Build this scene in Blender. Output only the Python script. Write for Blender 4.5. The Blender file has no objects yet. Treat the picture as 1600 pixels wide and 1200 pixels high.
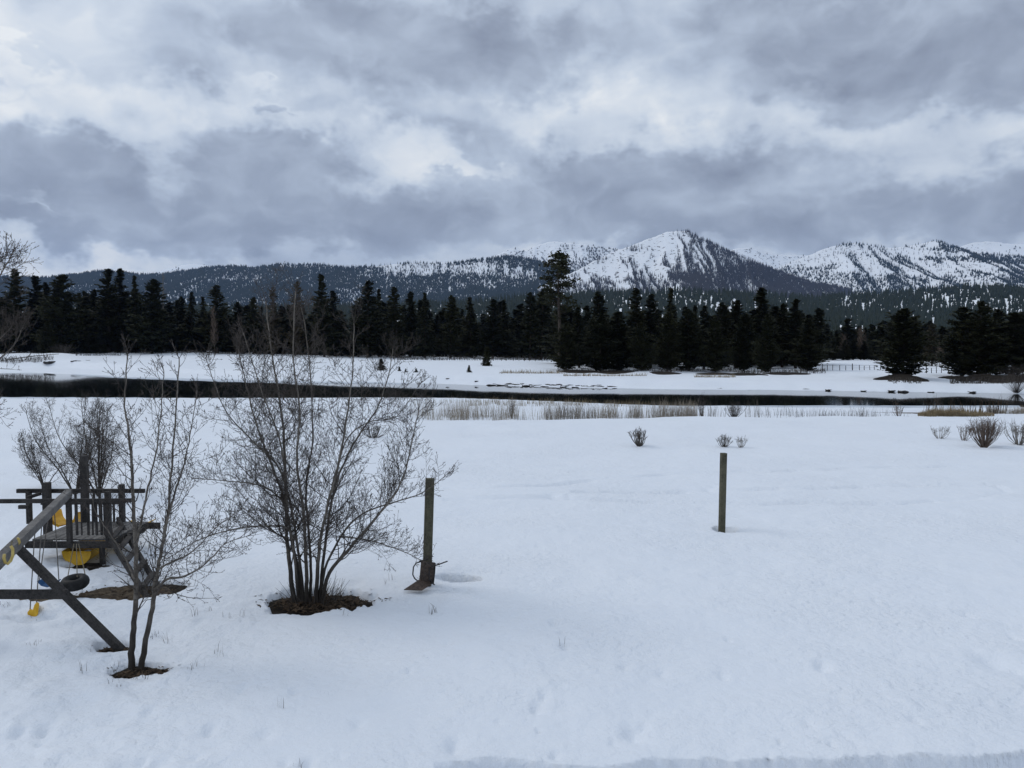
import bpy, math, random
import numpy as np
from mathutils import Vector, Matrix, Quaternion

random.seed(7)
rng = np.random.default_rng(11)
sc = bpy.context.scene
C = sc.collection

# ------------------------------------------------------------------ camera
CAM_Z = 5.0
FPX = 1200.0                       # focal length in pixels of the 1600 px wide photograph
PITCH = math.atan(60.0 / FPX)      # horizon at y = 540 of 1200
cam_d = bpy.data.cameras.new('camera')
cam = bpy.data.objects.new('camera', cam_d)
C.objects.link(cam)
cam.location = (0, 0, CAM_Z)
cam.rotation_euler = (math.radians(90) - PITCH, 0, 0)
cam_d.sensor_width = 36.0
cam_d.lens = 36.0 * FPX / 1600.0
cam_d.clip_start = 0.05
cam_d.clip_end = 60000
sc.camera = cam

# ------------------------------------------------------------------ render settings
vs = sc.view_settings
vs.view_transform = 'Standard'
vs.look = 'None'
vs.exposure = 0.0
vs.gamma = 1.0
vs.use_curve_mapping = False
sc.cycles.use_denoising = True
sc.cycles.max_bounces = 8
sc.cycles.diffuse_bounces = 2
sc.cycles.glossy_bounces = 3
sc.cycles.transparent_max_bounces = 6
sc.cycles.volume_bounces = 0

FW = Vector((0, math.cos(PITCH), -math.sin(PITCH)))
UPV = Vector((0, math.sin(PITCH), math.cos(PITCH)))


def ray(px, py):
    return FW + Vector((1, 0, 0)) * ((px - 800) / FPX) + UPV * ((600 - py) / FPX)


def pix(px, py, Y):
    r = ray(px, py)
    return Vector((0, 0, CAM_Z)) + r * (Y / r.y)


# ------------------------------------------------------------------ sun
SUN_EL, SUN_AZ = math.radians(42), math.radians(-66)   # azimuth from +Y towards +X: in front, a little left
sun_d = bpy.data.lights.new('sun', 'SUN')
sun_d.energy = 0.85
sun_d.angle = math.radians(24)
sun_d.color = (1.0, 0.955, 0.89)
sun = bpy.data.objects.new('sun', sun_d)
C.objects.link(sun)
to_sun = Vector((math.sin(SUN_AZ) * math.cos(SUN_EL), math.cos(SUN_AZ) * math.cos(SUN_EL), math.sin(SUN_EL)))
sun.rotation_euler = (-to_sun).to_track_quat('-Z', 'Y').to_euler()

# ------------------------------------------------------------------ world: overcast sky
world = bpy.data.worlds.new('World')
sc.world = world
world.use_nodes = True
wn, wl = world.node_tree.nodes, world.node_tree.links
wn.clear()


class NB:
    """small node-building helper"""
    def __init__(s, nodes, links):
        s.n, s.l = nodes, links

    def put(s, sock, v):
        if isinstance(v, bpy.types.NodeSocket):
            s.l.new(v, sock)
        elif v is not None:
            sock.default_value = v

    def math(s, op, a, b=None, c=None, clamp=False):
        n = s.n.new('ShaderNodeMath'); n.operation = op; n.use_clamp = clamp
        s.put(n.inputs[0], a); s.put(n.inputs[1], b); s.put(n.inputs[2], c)
        return n.outputs[0]

    def vmath(s, op, a, b=None, scale=None):
        n = s.n.new('ShaderNodeVectorMath'); n.operation = op
        s.put(n.inputs[0], a); s.put(n.inputs[1], b)
        if scale is not None: s.put(n.inputs['Scale'], scale)
        return n.outputs['Value' if op in ('LENGTH', 'DOT_PRODUCT') else 'Vector']

    def noise(s, vec, scale, detail=4, rough=0.5, out='Fac', dist=0.0):
        n = s.n.new('ShaderNodeTexNoise')
        s.put(n.inputs['Vector'], vec); s.put(n.inputs['Scale'], scale)
        n.inputs['Detail'].default_value = detail; n.inputs['Roughness'].default_value = rough
        n.inputs['Distortion'].default_value = dist
        return n.outputs[out]

    def rng(s, v, a, b, c=0.0, d=1.0, mode='SMOOTHSTEP'):
        n = s.n.new('ShaderNodeMapRange'); n.interpolation_type = mode
        s.put(n.inputs['Value'], v)
        n.inputs['From Min'].default_value = a; n.inputs['From Max'].default_value = b
        n.inputs['To Min'].default_value = c; n.inputs['To Max'].default_value = d
        return n.outputs['Result']

    def mix(s, f, a, b):
        n = s.n.new('ShaderNodeMix'); n.data_type = 'RGBA'
        s.put(n.inputs[0], f); s.put(n.inputs[6], a); s.put(n.inputs[7], b)
        return n.outputs[2]

    def ramp(s, f, stops):
        n = s.n.new('ShaderNodeValToRGB')
        e = n.color_ramp.elements
        while len(e) < len(stops): e.new(0.5)
        for k, (p, c) in enumerate(stops):
            e[k].position = p; e[k].color = (*c, 1)
        s.put(n.inputs[0], f)
        return n.outputs[0]


W = NB(wn, wl)
tc = wn.new('ShaderNodeTexCoord')
dirv = tc.outputs['Generated']
# clouds flattened towards the horizon, with warped edges
flat = W.vmath('MULTIPLY', dirv, (1.0, 1.0, 1.5))
wob = W.vmath('SUBTRACT', W.noise(flat, 6.0, 3, 0.6, 'Color'), (0.5, 0.5, 0.5))
warped = W.vmath('ADD', flat, W.vmath('SCALE', wob, scale=0.16))
n_big = W.noise(warped, 5.0, 6, 0.58)
n_lit = W.noise(W.vmath('ADD', warped, (-0.018, 0.0, 0.040)), 5.0, 5, 0.58)
n_soft = W.noise(flat, 2.1, 3, 0.5)
vor = wn.new('ShaderNodeTexVoronoi'); vor.feature = 'F1'
vor.inputs['Scale'].default_value = 13.0; vor.inputs['Detail'].default_value = 1.0
wl.new(W.vmath('ADD', flat, W.vmath('SCALE', wob, scale=0.10)), vor.inputs['Vector'])
puff = W.math('SUBTRACT', 0.42, vor.outputs['Distance'])
# cloud masses: pixel centre, half sizes, weight (+ darker, - lighter) - real bearings in the sky
masses = [
    (50, 275, 200, 62, 0.75), (180, 350, 250, 52, 0.75), (420, 262, 150, 72, 0.85), (450, 340, 200, 52, 0.65), (90, 240, 70, 24, 0.3),
    (620, 62, 270, 48, 0.55), (810, 85, 120, 50, 0.35), (270, 110, 50, 60, 0.30), (595, 175, 90, 34, 0.5), (740, 215, 80, 30, 0.35), (680, 160, 120, 50, 0.15),
    (1330, 60, 280, 65, 0.65), (1520, 120, 160, 60, 0.65), (1400, 120, 150, 36, 0.4),
    (980, 275, 170, 58, 0.65), (1280, 290, 300, 55, 0.55), (880, 340, 220, 38, 0.5), (1250, 345, 320, 32, 0.5), (1560, 325, 160, 46, 0.5), (690, 320, 70, 42, 0.38), (432, 163, 22, 12, 0.8), (620, 375, 200, 24, 0.3),
    (110, 190, 170, 40, -0.75), (400, 172, 200, 30, -0.65), (640, 250, 75, 50, -0.85), (270, 285, 26, 46, -0.75), (60, 396, 110, 22, -0.9), (150, 415, 150, 18, -0.4), (230, 310, 30, 22, -0.5),
    (1080, 150, 230, 70, -0.42), (1460, 215, 170, 44, -0.65), (900, 190, 130, 40, -0.40), (1050, 352, 380, 26, 0.35), (740, 270, 60, 14, -0.6),
    (545, 255, 24, 40, -0.4), (25, 312, 40, 9, -0.9), (100, 325, 50, 9, -0.6), (120, 70, 260, 70, -0.15), (1500, 365, 260, 18, 0.25), (1330, 135, 60, 16, -0.4), (40, 105, 40, 12, -0.5),
]
total = None
wob2 = W.vmath('SCALE', W.vmath('SUBTRACT', W.noise(flat, 11.0, 4, 0.62, 'Color'), (0.5, 0.5, 0.5)), scale=0.16)
edged = W.vmath('ADD', dirv, wob2)
for (mx, my, sx, sy, wgt) in masses:
    d0 = ray(mx, my).normalized()
    off = W.vmath('MULTIPLY', W.vmath('SUBTRACT', edged, tuple(d0)), (FPX / sx, 3.0, FPX / sy))
    g = W.rng(W.vmath('LENGTH', off), 1.42, 0.45, 0.0, wgt)
    total = g if total is None else W.math('ADD', total, g)
shape = W.math('TANH', W.math('MULTIPLY', total, 1.35))
thick = W.math('MULTIPLY_ADD', shape, 0.345, 0.49)
thick = W.math('MULTIPLY_ADD', W.math('SUBTRACT', n_big, 0.5), 0.62, thick)
thick = W.math('MULTIPLY_ADD', W.math('SUBTRACT', n_soft, 0.5), 0.22, thick)
thick = W.math('MULTIPLY_ADD', puff, 0.20, thick)
edge_lit = W.math('MULTIPLY', W.math('SUBTRACT', n_big, n_lit), 1.15)
thick = W.math('SUBTRACT', thick, edge_lit, clamp=True)
cloud = W.ramp(thick, [(0.0, (0.88, 0.91, 0.93)), (0.25, (0.66, 0.73, 0.82)), (0.50, (0.495, 0.57, 0.685)), (0.74, (0.345, 0.398, 0.495)), (1.0, (0.24, 0.275, 0.355))])
sep = wn.new('ShaderNodeSeparateXYZ'); wl.new(dirv, sep.inputs[0])
lift = W.rng(sep.outputs['Z'], 0.0, 1.0, 0.98, 1.12, 'LINEAR')      # an overcast sky is brighter overhead
cloud = W.vmath('SCALE', cloud, scale=W.math('MULTIPLY', lift, 10.0))
sky = wn.new('ShaderNodeTexSky')
sky.sky_type = 'NISHITA'
sky.sun_disc = False
sky.sun_elevation = SUN_EL
sky.sun_rotation = SUN_AZ
sky.air_density = 1.0; sky.dust_density = 1.0; sky.ozone_density = 1.5
veil = W.mix(0.96, sky.outputs[0], cloud)
bg = wn.new('ShaderNodeBackground'); bg.inputs['Strength'].default_value = 0.1
wl.new(veil, bg.inputs['Color'])
world.cycles.sampling_method = 'MANUAL'
world.cycles.sample_map_resolution = 256
wo = wn.new('ShaderNodeOutputWorld'); wl.new(bg.outputs[0], wo.inputs['Surface'])


# ------------------------------------------------------------------ helpers
def lin(c):
    return tuple(c) + (1.0,)


def material(name, build):
    m = bpy.data.materials.new(name); m.use_nodes = True
    nt = m.node_tree; nt.nodes.clear()
    b = NB(nt.nodes, nt.links)
    out = nt.nodes.new('ShaderNodeOutputMaterial')
    p = nt.nodes.new('ShaderNodeBsdfPrincipled')
    nt.links.new(p.outputs[0], out.inputs['Surface'])
    build(b, p)
    return m


def coord(b, kind='Object'):
    return b.n.new('ShaderNodeTexCoord').outputs[kind]


def bump(b, p, height, strength, dist, prev=None):
    n = b.n.new('ShaderNodeBump')
    n.inputs['Strength'].default_value = strength
    n.inputs['Distance'].default_value = dist
    b.put(n.inputs['Height'], height)
    if prev is not None: b.put(n.inputs['Normal'], prev)
    if p is not None: b.l.new(n.outputs[0], p.inputs['Normal'])
    return n.outputs[0]


def mesh_np(name, V, F, smooth=False):
    """mesh from arrays; F is (m,3) or (m,4)"""
    me = bpy.data.meshes.new(name)
    V = np.asarray(V, dtype=np.float32); F = np.asarray(F, dtype=np.int32)
    k = F.shape[1]
    me.vertices.add(len(V)); me.vertices.foreach_set('co', V.ravel())
    me.loops.add(F.size); me.loops.foreach_set('vertex_index', F.ravel())
    me.polygons.add(len(F))
    me.polygons.foreach_set('loop_start', np.arange(0, F.size, k, dtype=np.int32))
    if smooth: me.polygons.foreach_set('use_smooth', np.ones(len(F), dtype=bool))
    me.update(calc_edges=True)
    return me


class MB:
    """collects boxes, beams, tubes... and builds ONE mesh object"""
    def __init__(s): s.v, s.f = [], []

    def add(s, vs_, fs):
        o = len(s.v); s.v += [tuple(v) for v in vs_]; s.f += [tuple(i + o for i in f) for f in fs]

    def box(s, x0, x1, y0, y1, z0, z1):
        s.add([(x0, y0, z0), (x1, y0, z0), (x1, y1, z0), (x0, y1, z0), (x0, y0, z1), (x1, y0, z1), (x1, y1, z1), (x0, y1, z1)],
              [(3, 2, 1, 0), (4, 5, 6, 7), (0, 1, 5, 4), (1, 2, 6, 5), (2, 3, 7, 6), (3, 0, 4, 7)])

    def beam(s, p, q, w, h, up=(0, 0, 1), bev=0.006):
        """rectangular timber from p to q with eased edges"""
        p, q = Vector(p), Vector(q); d = (q - p).normalized()
        side = d.cross(Vector(up))
        if side.length < 1e-4: side = d.cross(Vector((0, 1, 0)))
        side.normalize(); u = side.cross(d).normalized()
        b_ = min(bev, w * 0.2, h * 0.2)
        prof = [(-w / 2 + b_, -h / 2), (w / 2 - b_, -h / 2), (w / 2, -h / 2 + b_), (w / 2, h / 2 - b_),
                (w / 2 - b_, h / 2), (-w / 2 + b_, h / 2), (-w / 2, h / 2 - b_), (-w / 2, -h / 2 + b_)]
        vs_ = [e + side * a + u * c for e in (p, q) for a, c in prof]
        fs = [(k, (k + 1) % 8, (k + 1) % 8 + 8, k + 8) for k in range(8)] + [tuple(range(7, -1, -1)), tuple(range(8, 16))]
        s.add(vs_, fs)

    def tube(s, pts, radii, sides=6, cap=True):
        pts = [Vector(p) for p in pts]; n = len(pts)
        if isinstance(radii, (int, float)): radii = [radii] * n
        o = len(s.v); ref = Vector((0.31, 0.73, 0.61))
        prev_a = None
        for i, p in enumerate(pts):
            d = (pts[min(i + 1, n - 1)] - pts[max(i - 1, 0)])
            if d.length < 1e-9: d = Vector((0, 0, 1))
            d.normalize()
            a = (prev_a - d * prev_a.dot(d)) if prev_a is not None else d.cross(ref)
            if a.length < 1e-5: a = d.cross(Vector((1, 0, 0)))
            a.normalize(); prev_a = a
            c = d.cross(a)
            for k in range(sides):
                t = 2 * math.pi * k / sides
                s.v.append(tuple(p + (a * math.cos(t) + c * math.sin(t)) * radii[i]))
        for i in range(n - 1):
            for k in range(sides):
                k2 = (k + 1) % sides
                s.f.append((o + i * sides + k, o + i * sides + k2, o + (i + 1) * sides + k2, o + (i + 1) * sides + k))
        if cap:
            s.f.append(tuple(o + k for k in range(sides - 1, -1, -1)))
            s.f.append(tuple(o + (n - 1) * sides + k for k in range(sides)))

    def mesh(s, name, smooth=False):
        me = bpy.data.meshes.new(name)
        me.from_pydata(s.v, [], s.f)
        if smooth: me.polygons.foreach_set('use_smooth', np.ones(len(me.polygons), dtype=bool))
        me.update()
        return me

    def build(s, name, mat, parent=None, smooth=False):
        return link(name, s.mesh(name, smooth), mat, parent)


def link(name, me, mat, parent=None):
    o = bpy.data.objects.new(name, me); C.objects.link(o)
    if mat is not None and me is not None and not me.materials: me.materials.append(mat)
    if parent is not None: o.parent = parent
    return o


def tag(o, label=None, cat=None, group=None, kind=None):
    if label: o['label'] = label
    if cat: o['category'] = cat
    if group: o['group'] = group
    if kind: o['kind'] = kind
    return o


def empty(name, loc, label, cat, group=None, rz=0.0):
    o = bpy.data.objects.new(name, None); C.objects.link(o)
    o.empty_display_size = 0.2
    o.location = loc; o.rotation_euler = (0, 0, rz)
    return tag(o, label, cat, group)


def keep(o, root):
    """a part built in world coordinates under a root that stands at root.location (no rotation)"""
    o.parent = root
    o.location = -Vector(root.location)
    return o


# value noise in numpy
def _hash(ix, iy, seed):
    h = (ix.astype(np.int64) * 374761393 + iy.astype(np.int64) * 668265263 + seed * 1442695041) & 0xFFFFFFFF
    h = ((h ^ (h >> 13)) * 1274126177) & 0xFFFFFFFF
    h = h ^ (h >> 16)
    return (h & 0xFFFFFF) / float(0xFFFFFF)


def vnoise(x, y, seed=0):
    x = np.asarray(x, dtype=np.float64); y = np.asarray(y, dtype=np.float64)
    ix, iy = np.floor(x), np.floor(y)
    fx, fy = x - ix, y - iy
    fx = fx * fx * fx * (fx * (fx * 6 - 15) + 10); fy = fy * fy * fy * (fy * (fy * 6 - 15) + 10)
    a = _hash(ix, iy, seed); b = _hash(ix + 1, iy, seed); c = _hash(ix, iy + 1, seed); d = _hash(ix + 1, iy + 1, seed)
    return (a + (b - a) * fx) * (1 - fy) + (c + (d - c) * fx) * fy


def fbm(x, y, seed=0, oct_=4, gain=0.5):
    t, a, n = 0.0, 1.0, 0.0
    x = np.asarray(x, dtype=np.float64); y = np.asarray(y, dtype=np.float64)
    for k in range(oct_):
        t = t + a * (vnoise(x, y, seed + k * 17) - 0.5); n += a; a *= gain
        x, y = x * 2.03 + 13.7, y * 2.03 + 7.1
    return t / n * 2


def sstep(a, b, v):
    t = np.clip((np.asarray(v, dtype=np.float64) - a) / (b - a), 0, 1)
    return t * t * (3 - 2 * t)


# ------------------------------------------------------------------ materials
def _snow(b, p):
    co = coord(b)
    n1 = b.noise(co, 0.35, 3, 0.55); n2 = b.noise(co, 6.0, 4, 0.62); n3 = b.noise(co, 45.0, 2, 0.6)
    col = b.mix(n1, lin((0.745, 0.785, 0.84)), lin((0.805, 0.835, 0.875)))
    speck = b.rng(b.noise(co, 21.0, 3, 0.5), 0.70, 0.78)                 # needles and dust lying on old snow
    col = b.mix(b.math('MULTIPLY', speck, 0.16), col, lin((0.30, 0.28, 0.25)))
    b.put(p.inputs['Base Color'], col)
    p.inputs['Roughness'].default_value = 0.62
    p.inputs['Specular IOR Level'].default_value = 0.25
    patch = b.rng(b.noise(co, 0.22, 4, 0.6), 0.36, 0.66)                 # smooth drifts against pitted old crust
    cups = b.math('ABSOLUTE', b.math('SUBTRACT', b.noise(co, 2.8, 3, 0.55), 0.5))
    k = bump(b, None, b.math('MULTIPLY', n2, b.math('MULTIPLY_ADD', patch, .7, .3)), 0.8, 0.075)
    k = bump(b, None, b.math('MULTIPLY', cups, b.math('MULTIPLY_ADD', patch, 0.8, 0.2)), 0.6, 0.16, k)
    bump(b, p, n3, 0.35, 0.012, k)


def plain(c1, c2, scale=6.0, rough=0.85, stretch=(1, 1, 1), bs=0.3, bd=0.01, rand=0.0):
    def f(b, p):
        co = coord(b)
        if rand:
            oi = b.n.new('ShaderNodeObjectInfo')
            co = b.vmath('ADD', co, b.vmath('SCALE', (7.0, 3.0, 5.0), scale=b.math('MULTIPLY', oi.outputs['Random'], 9.0)))
        v = b.vmath('MULTIPLY', co, stretch)
        n = b.noise(v, scale, 6, 0.62)
        col = b.mix(b.rng(n, 0.28, 0.72), lin(c1), lin(c2))
        if rand:
            col = b.vmath('SCALE', col, scale=b.rng(oi.outputs['Random'], 0, 1, 1 - rand, 1 + rand, 'LINEAR'))
        b.put(p.inputs['Base Color'], col)
        p.inputs['Roughness'].default_value = rough
        p.inputs['Specular IOR Level'].default_value = 0.2
        bump(b, p, n, bs, bd)
    return f


def _water(b, p):
    co = coord(b)
    p.inputs['Base Color'].default_value = (0.006, 0.008, 0.008, 1)
    p.inputs['Roughness'].default_value = 0.04
    p.inputs['IOR'].default_value = 1.33
    n = b.noise(b.vmath('MULTIPLY', co, (0.25, 1.0, 1.0)), 1.1, 3, 0.5)
    bump(b, p, n, 0.05, 0.04)


def _twocol(c1, c2, rough=0.8):
    def f(b, p):
        oi = b.n.new('ShaderNodeObjectInfo')
        co = coord(b)
        n = b.noise(co, 0.8, 3, 0.6)
        v = b.math('ADD', b.math('MULTIPLY', n, 0.7), b.math('MULTIPLY', oi.outputs['Random'], 0.45), clamp=True)
        b.put(p.inputs['Base Color'], b.mix(v, lin(c1), lin(c2)))
        p.inputs['Roughness'].default_value = rough
        p.inputs['Specular IOR Level'].default_value = 0.15
    return f


def _rock(b, p):
    plain((0.02, 0.018, 0.016), (0.10, 0.092, 0.085), 1.3, 0.9, bs=0.6, bd=0.1)(b, p)
    geo = b.n.new('ShaderNodeNewGeometry'); sp = b.n.new('ShaderNodeSeparateXYZ'); b.l.new(geo.outputs['Normal'], sp.inputs[0])
    cap = b.rng(b.math('ADD', sp.outputs['Z'], b.math('MULTIPLY', b.noise(coord(b), 2.5, 4, .6), .5)), 1.02, 1.14)
    src = p.inputs['Base Color'].links[0].from_socket
    b.put(p.inputs['Base Color'], b.mix(cap, src, lin((0.84, 0.87, 0.91))))


def _bark(b, p):
    co = coord(b)
    n = b.noise(b.vmath('MULTIPLY', co, (1, 1, 0.35)), 14.0, 6, 0.65)
    lent = b.rng(b.noise(b.vmath('MULTIPLY', co, (1, 1, 5)), 9.0, 3, 0.5), 0.58, 0.68)
    col = b.mix(b.rng(n, 0.25, 0.75), lin((0.075, 0.064, 0.054)), lin((0.215, 0.19, 0.16)))
    col = b.mix(b.math('MULTIPLY', lent, 0.6), col, lin((0.05, 0.044, 0.04)))
    sp = b.n.new('ShaderNodeSeparateXYZ'); b.l.new(co, sp.inputs[0])      # bark colour darker towards the foot, paler above
    old = b.rng(b.math('ADD', sp.outputs['Z'], b.math('MULTIPLY', b.noise(co, 5.0, 3, .6), 1.2)), 2.2, 0.9)
    col = b.mix(b.math('MULTIPLY', old, 0.85), col, lin((0.026, 0.022, 0.019)))
    b.put(p.inputs['Base Color'], col)
    p.inputs['Roughness'].default_value = 0.85
    p.inputs['Specular IOR Level'].default_value = 0.2
    bump(b, p, n, 0.5, 0.01)


def _timber(c1, c2):
    def f(b, p):
        oi = b.n.new('ShaderNodeObjectInfo')
        co = b.vmath('ADD', coord(b), b.vmath('SCALE', (3.0, 7.0, 5.0), scale=oi.outputs['Random']))
        n = b.noise(co, 22.0, 5, 0.6, dist=1.2); m = b.noise(co, 2.2, 4, 0.6)
        v = b.math('ADD', b.math('MULTIPLY', n, 0.55), b.math('MULTIPLY', m, 0.45))
        b.put(p.inputs['Base Color'], b.mix(b.rng(v, 0.33, 0.66), lin(c1), lin(c2)))
        p.inputs['Roughness'].default_value = 0.82
        p.inputs['Specular IOR Level'].default_value = 0.25
        bump(b, p, n, 0.45, 0.006)
    return f


M = {
    'snow': material('snow', _snow),
    'soil': material('soil', plain((0.006, 0.005, 0.004), (0.034, 0.026, 0.019), 13.0, 0.95, bs=0.8, bd=0.04)),
    'soil_brown': material('soil_brown', plain((0.03, 0.023, 0.016), (0.13, 0.10, 0.068), 11.0, 0.95, bs=0.8, bd=0.04)),
    'mud': material('mud', plain((0.10, 0.085, 0.075), (0.26, 0.235, 0.215), 1.6, 0.8, (0.3, 1, 1))),
    'water': material('water', _water),
    'ice': material('ice', plain((0.42, 0.47, 0.52), (0.66, 0.72, 0.79), 0.5, 0.35, (0.35, 1.6, 1))),
    'needles': material('needles', _twocol((0.010, 0.014, 0.007), (0.042, 0.042, 0.018))),
    'needles_brown': material('needles_brown', _twocol((0.035, 0.030, 0.016), (0.075, 0.060, 0.036))),
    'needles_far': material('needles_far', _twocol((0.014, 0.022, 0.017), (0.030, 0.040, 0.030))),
    'burnt': material('burnt', _twocol((0.030, 0.028, 0.030), (0.075, 0.068, 0.068))),
    'trunk': material('trunk', plain((0.035, 0.028, 0.022), (0.10, 0.08, 0.065), 4.0, 0.9)),
    'snag': material('snag', plain((0.11, 0.10, 0.09), (0.20, 0.185, 0.17), 4.0, 0.9)),
    'bark': material('bark', _bark),
    'bark_dark': material('bark_dark', plain((0.030, 0.026, 0.022), (0.105, 0.09, 0.075), 12.0, 0.9, (1, 1, 0.4), 0.5, 0.01)),
    'twig': material('twig', plain((0.032, 0.027, 0.024), (0.095, 0.08, 0.07), 5.0, 0.85)),
    'twig_grey': material('twig_grey', plain((0.13, 0.115, 0.10), (0.24, 0.22, 0.195), 5.0, 0.85)),
    'willow': material('willow', plain((0.085, 0.062, 0.050), (0.18, 0.135, 0.105), 5.0, 0.85)),
    'reed': material('reed', plain((0.24, 0.205, 0.165), (0.42, 0.37, 0.30), 0.6, 0.9)),
    'grass': material('grass', plain((0.16, 0.12, 0.07), (0.36, 0.29, 0.18), 2.0, 0.9)),
    'litter': material('litter', plain((0.025, 0.018, 0.013), (0.11, 0.075, 0.048), 8.0, 0.95)),
    'rock': material('rock', _rock),
    'timber': material('timber', _timber((0.014, 0.013, 0.0125), (0.062, 0.056, 0.052))),
    'timber_grey': material('timber_grey', _timber((0.075, 0.072, 0.068), (0.20, 0.19, 0.18))),
    'timber_brown': material('timber_brown', _timber((0.05, 0.032, 0.018), (0.14, 0.085, 0.045))),
    'post': material('post', _timber((0.042, 0.041, 0.026), (0.125, 0.117, 0.078))),
    'rust': material('rust', plain((0.042, 0.033, 0.028), (0.115, 0.083, 0.066), 18.0, 0.7, bs=0.3, bd=0.004)),
    'iron': material('iron', plain((0.015, 0.014, 0.014), (0.05, 0.044, 0.042), 20.0, 0.55)),
    'yellow': material('yellow', plain((0.62, 0.33, 0.02), (0.78, 0.47, 0.045), 7.0, 0.42, bs=0.1)),
    'pale_yellow': material('pale_yellow', plain((0.42, 0.30, 0.08), (0.60, 0.47, 0.17), 7.0, 0.5, bs=0.1)),
    'blue': material('blue', plain((0.012, 0.06, 0.16), (0.025, 0.10, 0.24), 7.0, 0.5, bs=0.1)),
    'rubber': material('rubber', plain((0.008, 0.008, 0.008), (0.022, 0.022, 0.022), 12.0, 0.6)),
    'rope': material('rope', plain((0.10, 0.085, 0.06), (0.22, 0.19, 0.13), 40.0, 0.9)),
    'chain': material('chain', plain((0.06, 0.055, 0.05), (0.16, 0.14, 0.12), 40.0, 0.6)),
}
M['water'].use_backface_culling = False

# ------------------------------------------------------------------ terrain
WATER_Z = -2.0


def to_xy(tab, z):
    """pixel waterline table -> world polyline x, y at height z"""
    xs, ys = [], []
    for px, py in tab:
        r = ray(px, py); t = (z - CAM_Z) / r.z
        xs.append(r.x * t); ys.append(r.y * t)
    return np.array(xs), np.array(ys)


near_x, near_y = to_xy([(-300, 622), (0, 622), (300, 622), (600, 621), (700, 622), (800, 624.5), (900, 628.5), (1000, 632), (1060, 634), (1200, 636), (1400, 637), (1600, 637), (1900, 637)], WATER_Z)
far_x, far_y = to_xy([(-300, 584), (-60, 584), (0, 583), (50, 582.5), (110, 585), (200, 589.5), (400, 594.5), (600, 598), (700, 601), (800, 603.5), (900, 606), (1000, 608), (1200, 609.5), (1300, 611), (1400, 613), (1500, 614.5), (1600, 616), (1900, 618)], WATER_Z)
far_tab = np.array([   # px, shelf end, bank height, field depth, field height
    (-300, 240, 1.4, 300, 2.4), (0, 236, 1.5, 290, 2.3), (110, 232, 1.9, 288, 2.5), (300, 190, 0.9, 280, 2.6), (450, 160, 1.0, 275, 1.7), (600, 147, 1.1, 268, 0.9), (800, 135.2, 1.25, 240, 0.6),
    (880, 131, 1.25, 190, -0.15), (1000, 126, 1.15, 168, -0.4), (1200, 123, 1.0, 165, -0.45), (1300, 121, 1.0, 205, 0.15), (1360, 118.5, 1.1, 190, 0.1), (1410, 116.5, 1.3, 146, -0.15), (1500, 115.5, 0.7, 150, -0.2), (1600, 113, 1.3, 142, -0.1), (1900, 110, 1.3, 140, -0.1)])
far_u = (far_tab[:, 0] - 800) / FPX

# hollows melted around posts, trunks and the play set: x, y, rx, ry, depth
def flat_pt(px, py, z=0.0):
    r = ray(px, py); t = (z - CAM_Z) / r.z
    return r.x * t, r.y * t


HOLLOWS = []      # (x, y, rx, ry, depth, soil?)
SOILF = []
def hollow(px, py, rx, ry, depth, soil=True, z=0.0, sf=0.5):
    x, y = flat_pt(px, py, z); HOLLOWS.append((x, y, rx, ry, depth, soil)); SOILF.append(sf)


hollow(500, 934, 1.04, 0.74, 0.24, sf=.82)        # cottonwood clump
hollow(222, 1037, 0.45, 0.29, 0.18, sf=.85)       # two-stemmed sapling
hollow(196, 922, 0.82, 0.46, 0.14, sf=.85)        # in front of the play set
hollow(252, 915, 0.50, 0.34, 0.16)        # ladder foot
hollow(45, 931, 1.0, 0.22, 0.12)          # below the swings
hollow(178, 1001, 0.32, 0.20, 0.20, sf=.75)       # swing leg
hollow(716, 903, 0.50, 0.30, 0.28, sf=.95)     # beside the near post
hollow(725, 899, 0.75, 0.45, 0.08, False)
hollow(133, 884, 0.55, 0.30, 0.22)        # under the deck
hollow(150, 878, 1.10, 0.60, 0.12, False)
hollow(1131, 822, 0.34, 0.26, 0.20, sf=1.6)
hollow(1140, 824, 0.75, 0.30, 0.05, False)
hollow(52, 962, 0.55, 0.40, 0.20, False)  # scuffed under the baby swing
hollow(1538, 697, 0.7, 0.5, 0.10, False)
hollow(500, 932, 1.65, 1.15, 0.10, False)
hollow(222, 1036, 0.85, 0.55, 0.09, False)
hollow(196, 921, 1.5, .85, 0.08, False)
hollow(182, 1000, .6, .4, 0.08, False)
hollow(1395, 640.5, 12.0, 1.3, 0.30, True, -1.5)
hollow(1500, 641.5, 6.5, 1.6, 0.30, True, -1.5)

TRACKS = []       # ski / sledge tracks across the field
def track(pts, wdt, dep):
    P = np.array([flat_pt(*q) for q in pts]); TRACKS.append((P, wdt, dep))


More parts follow.
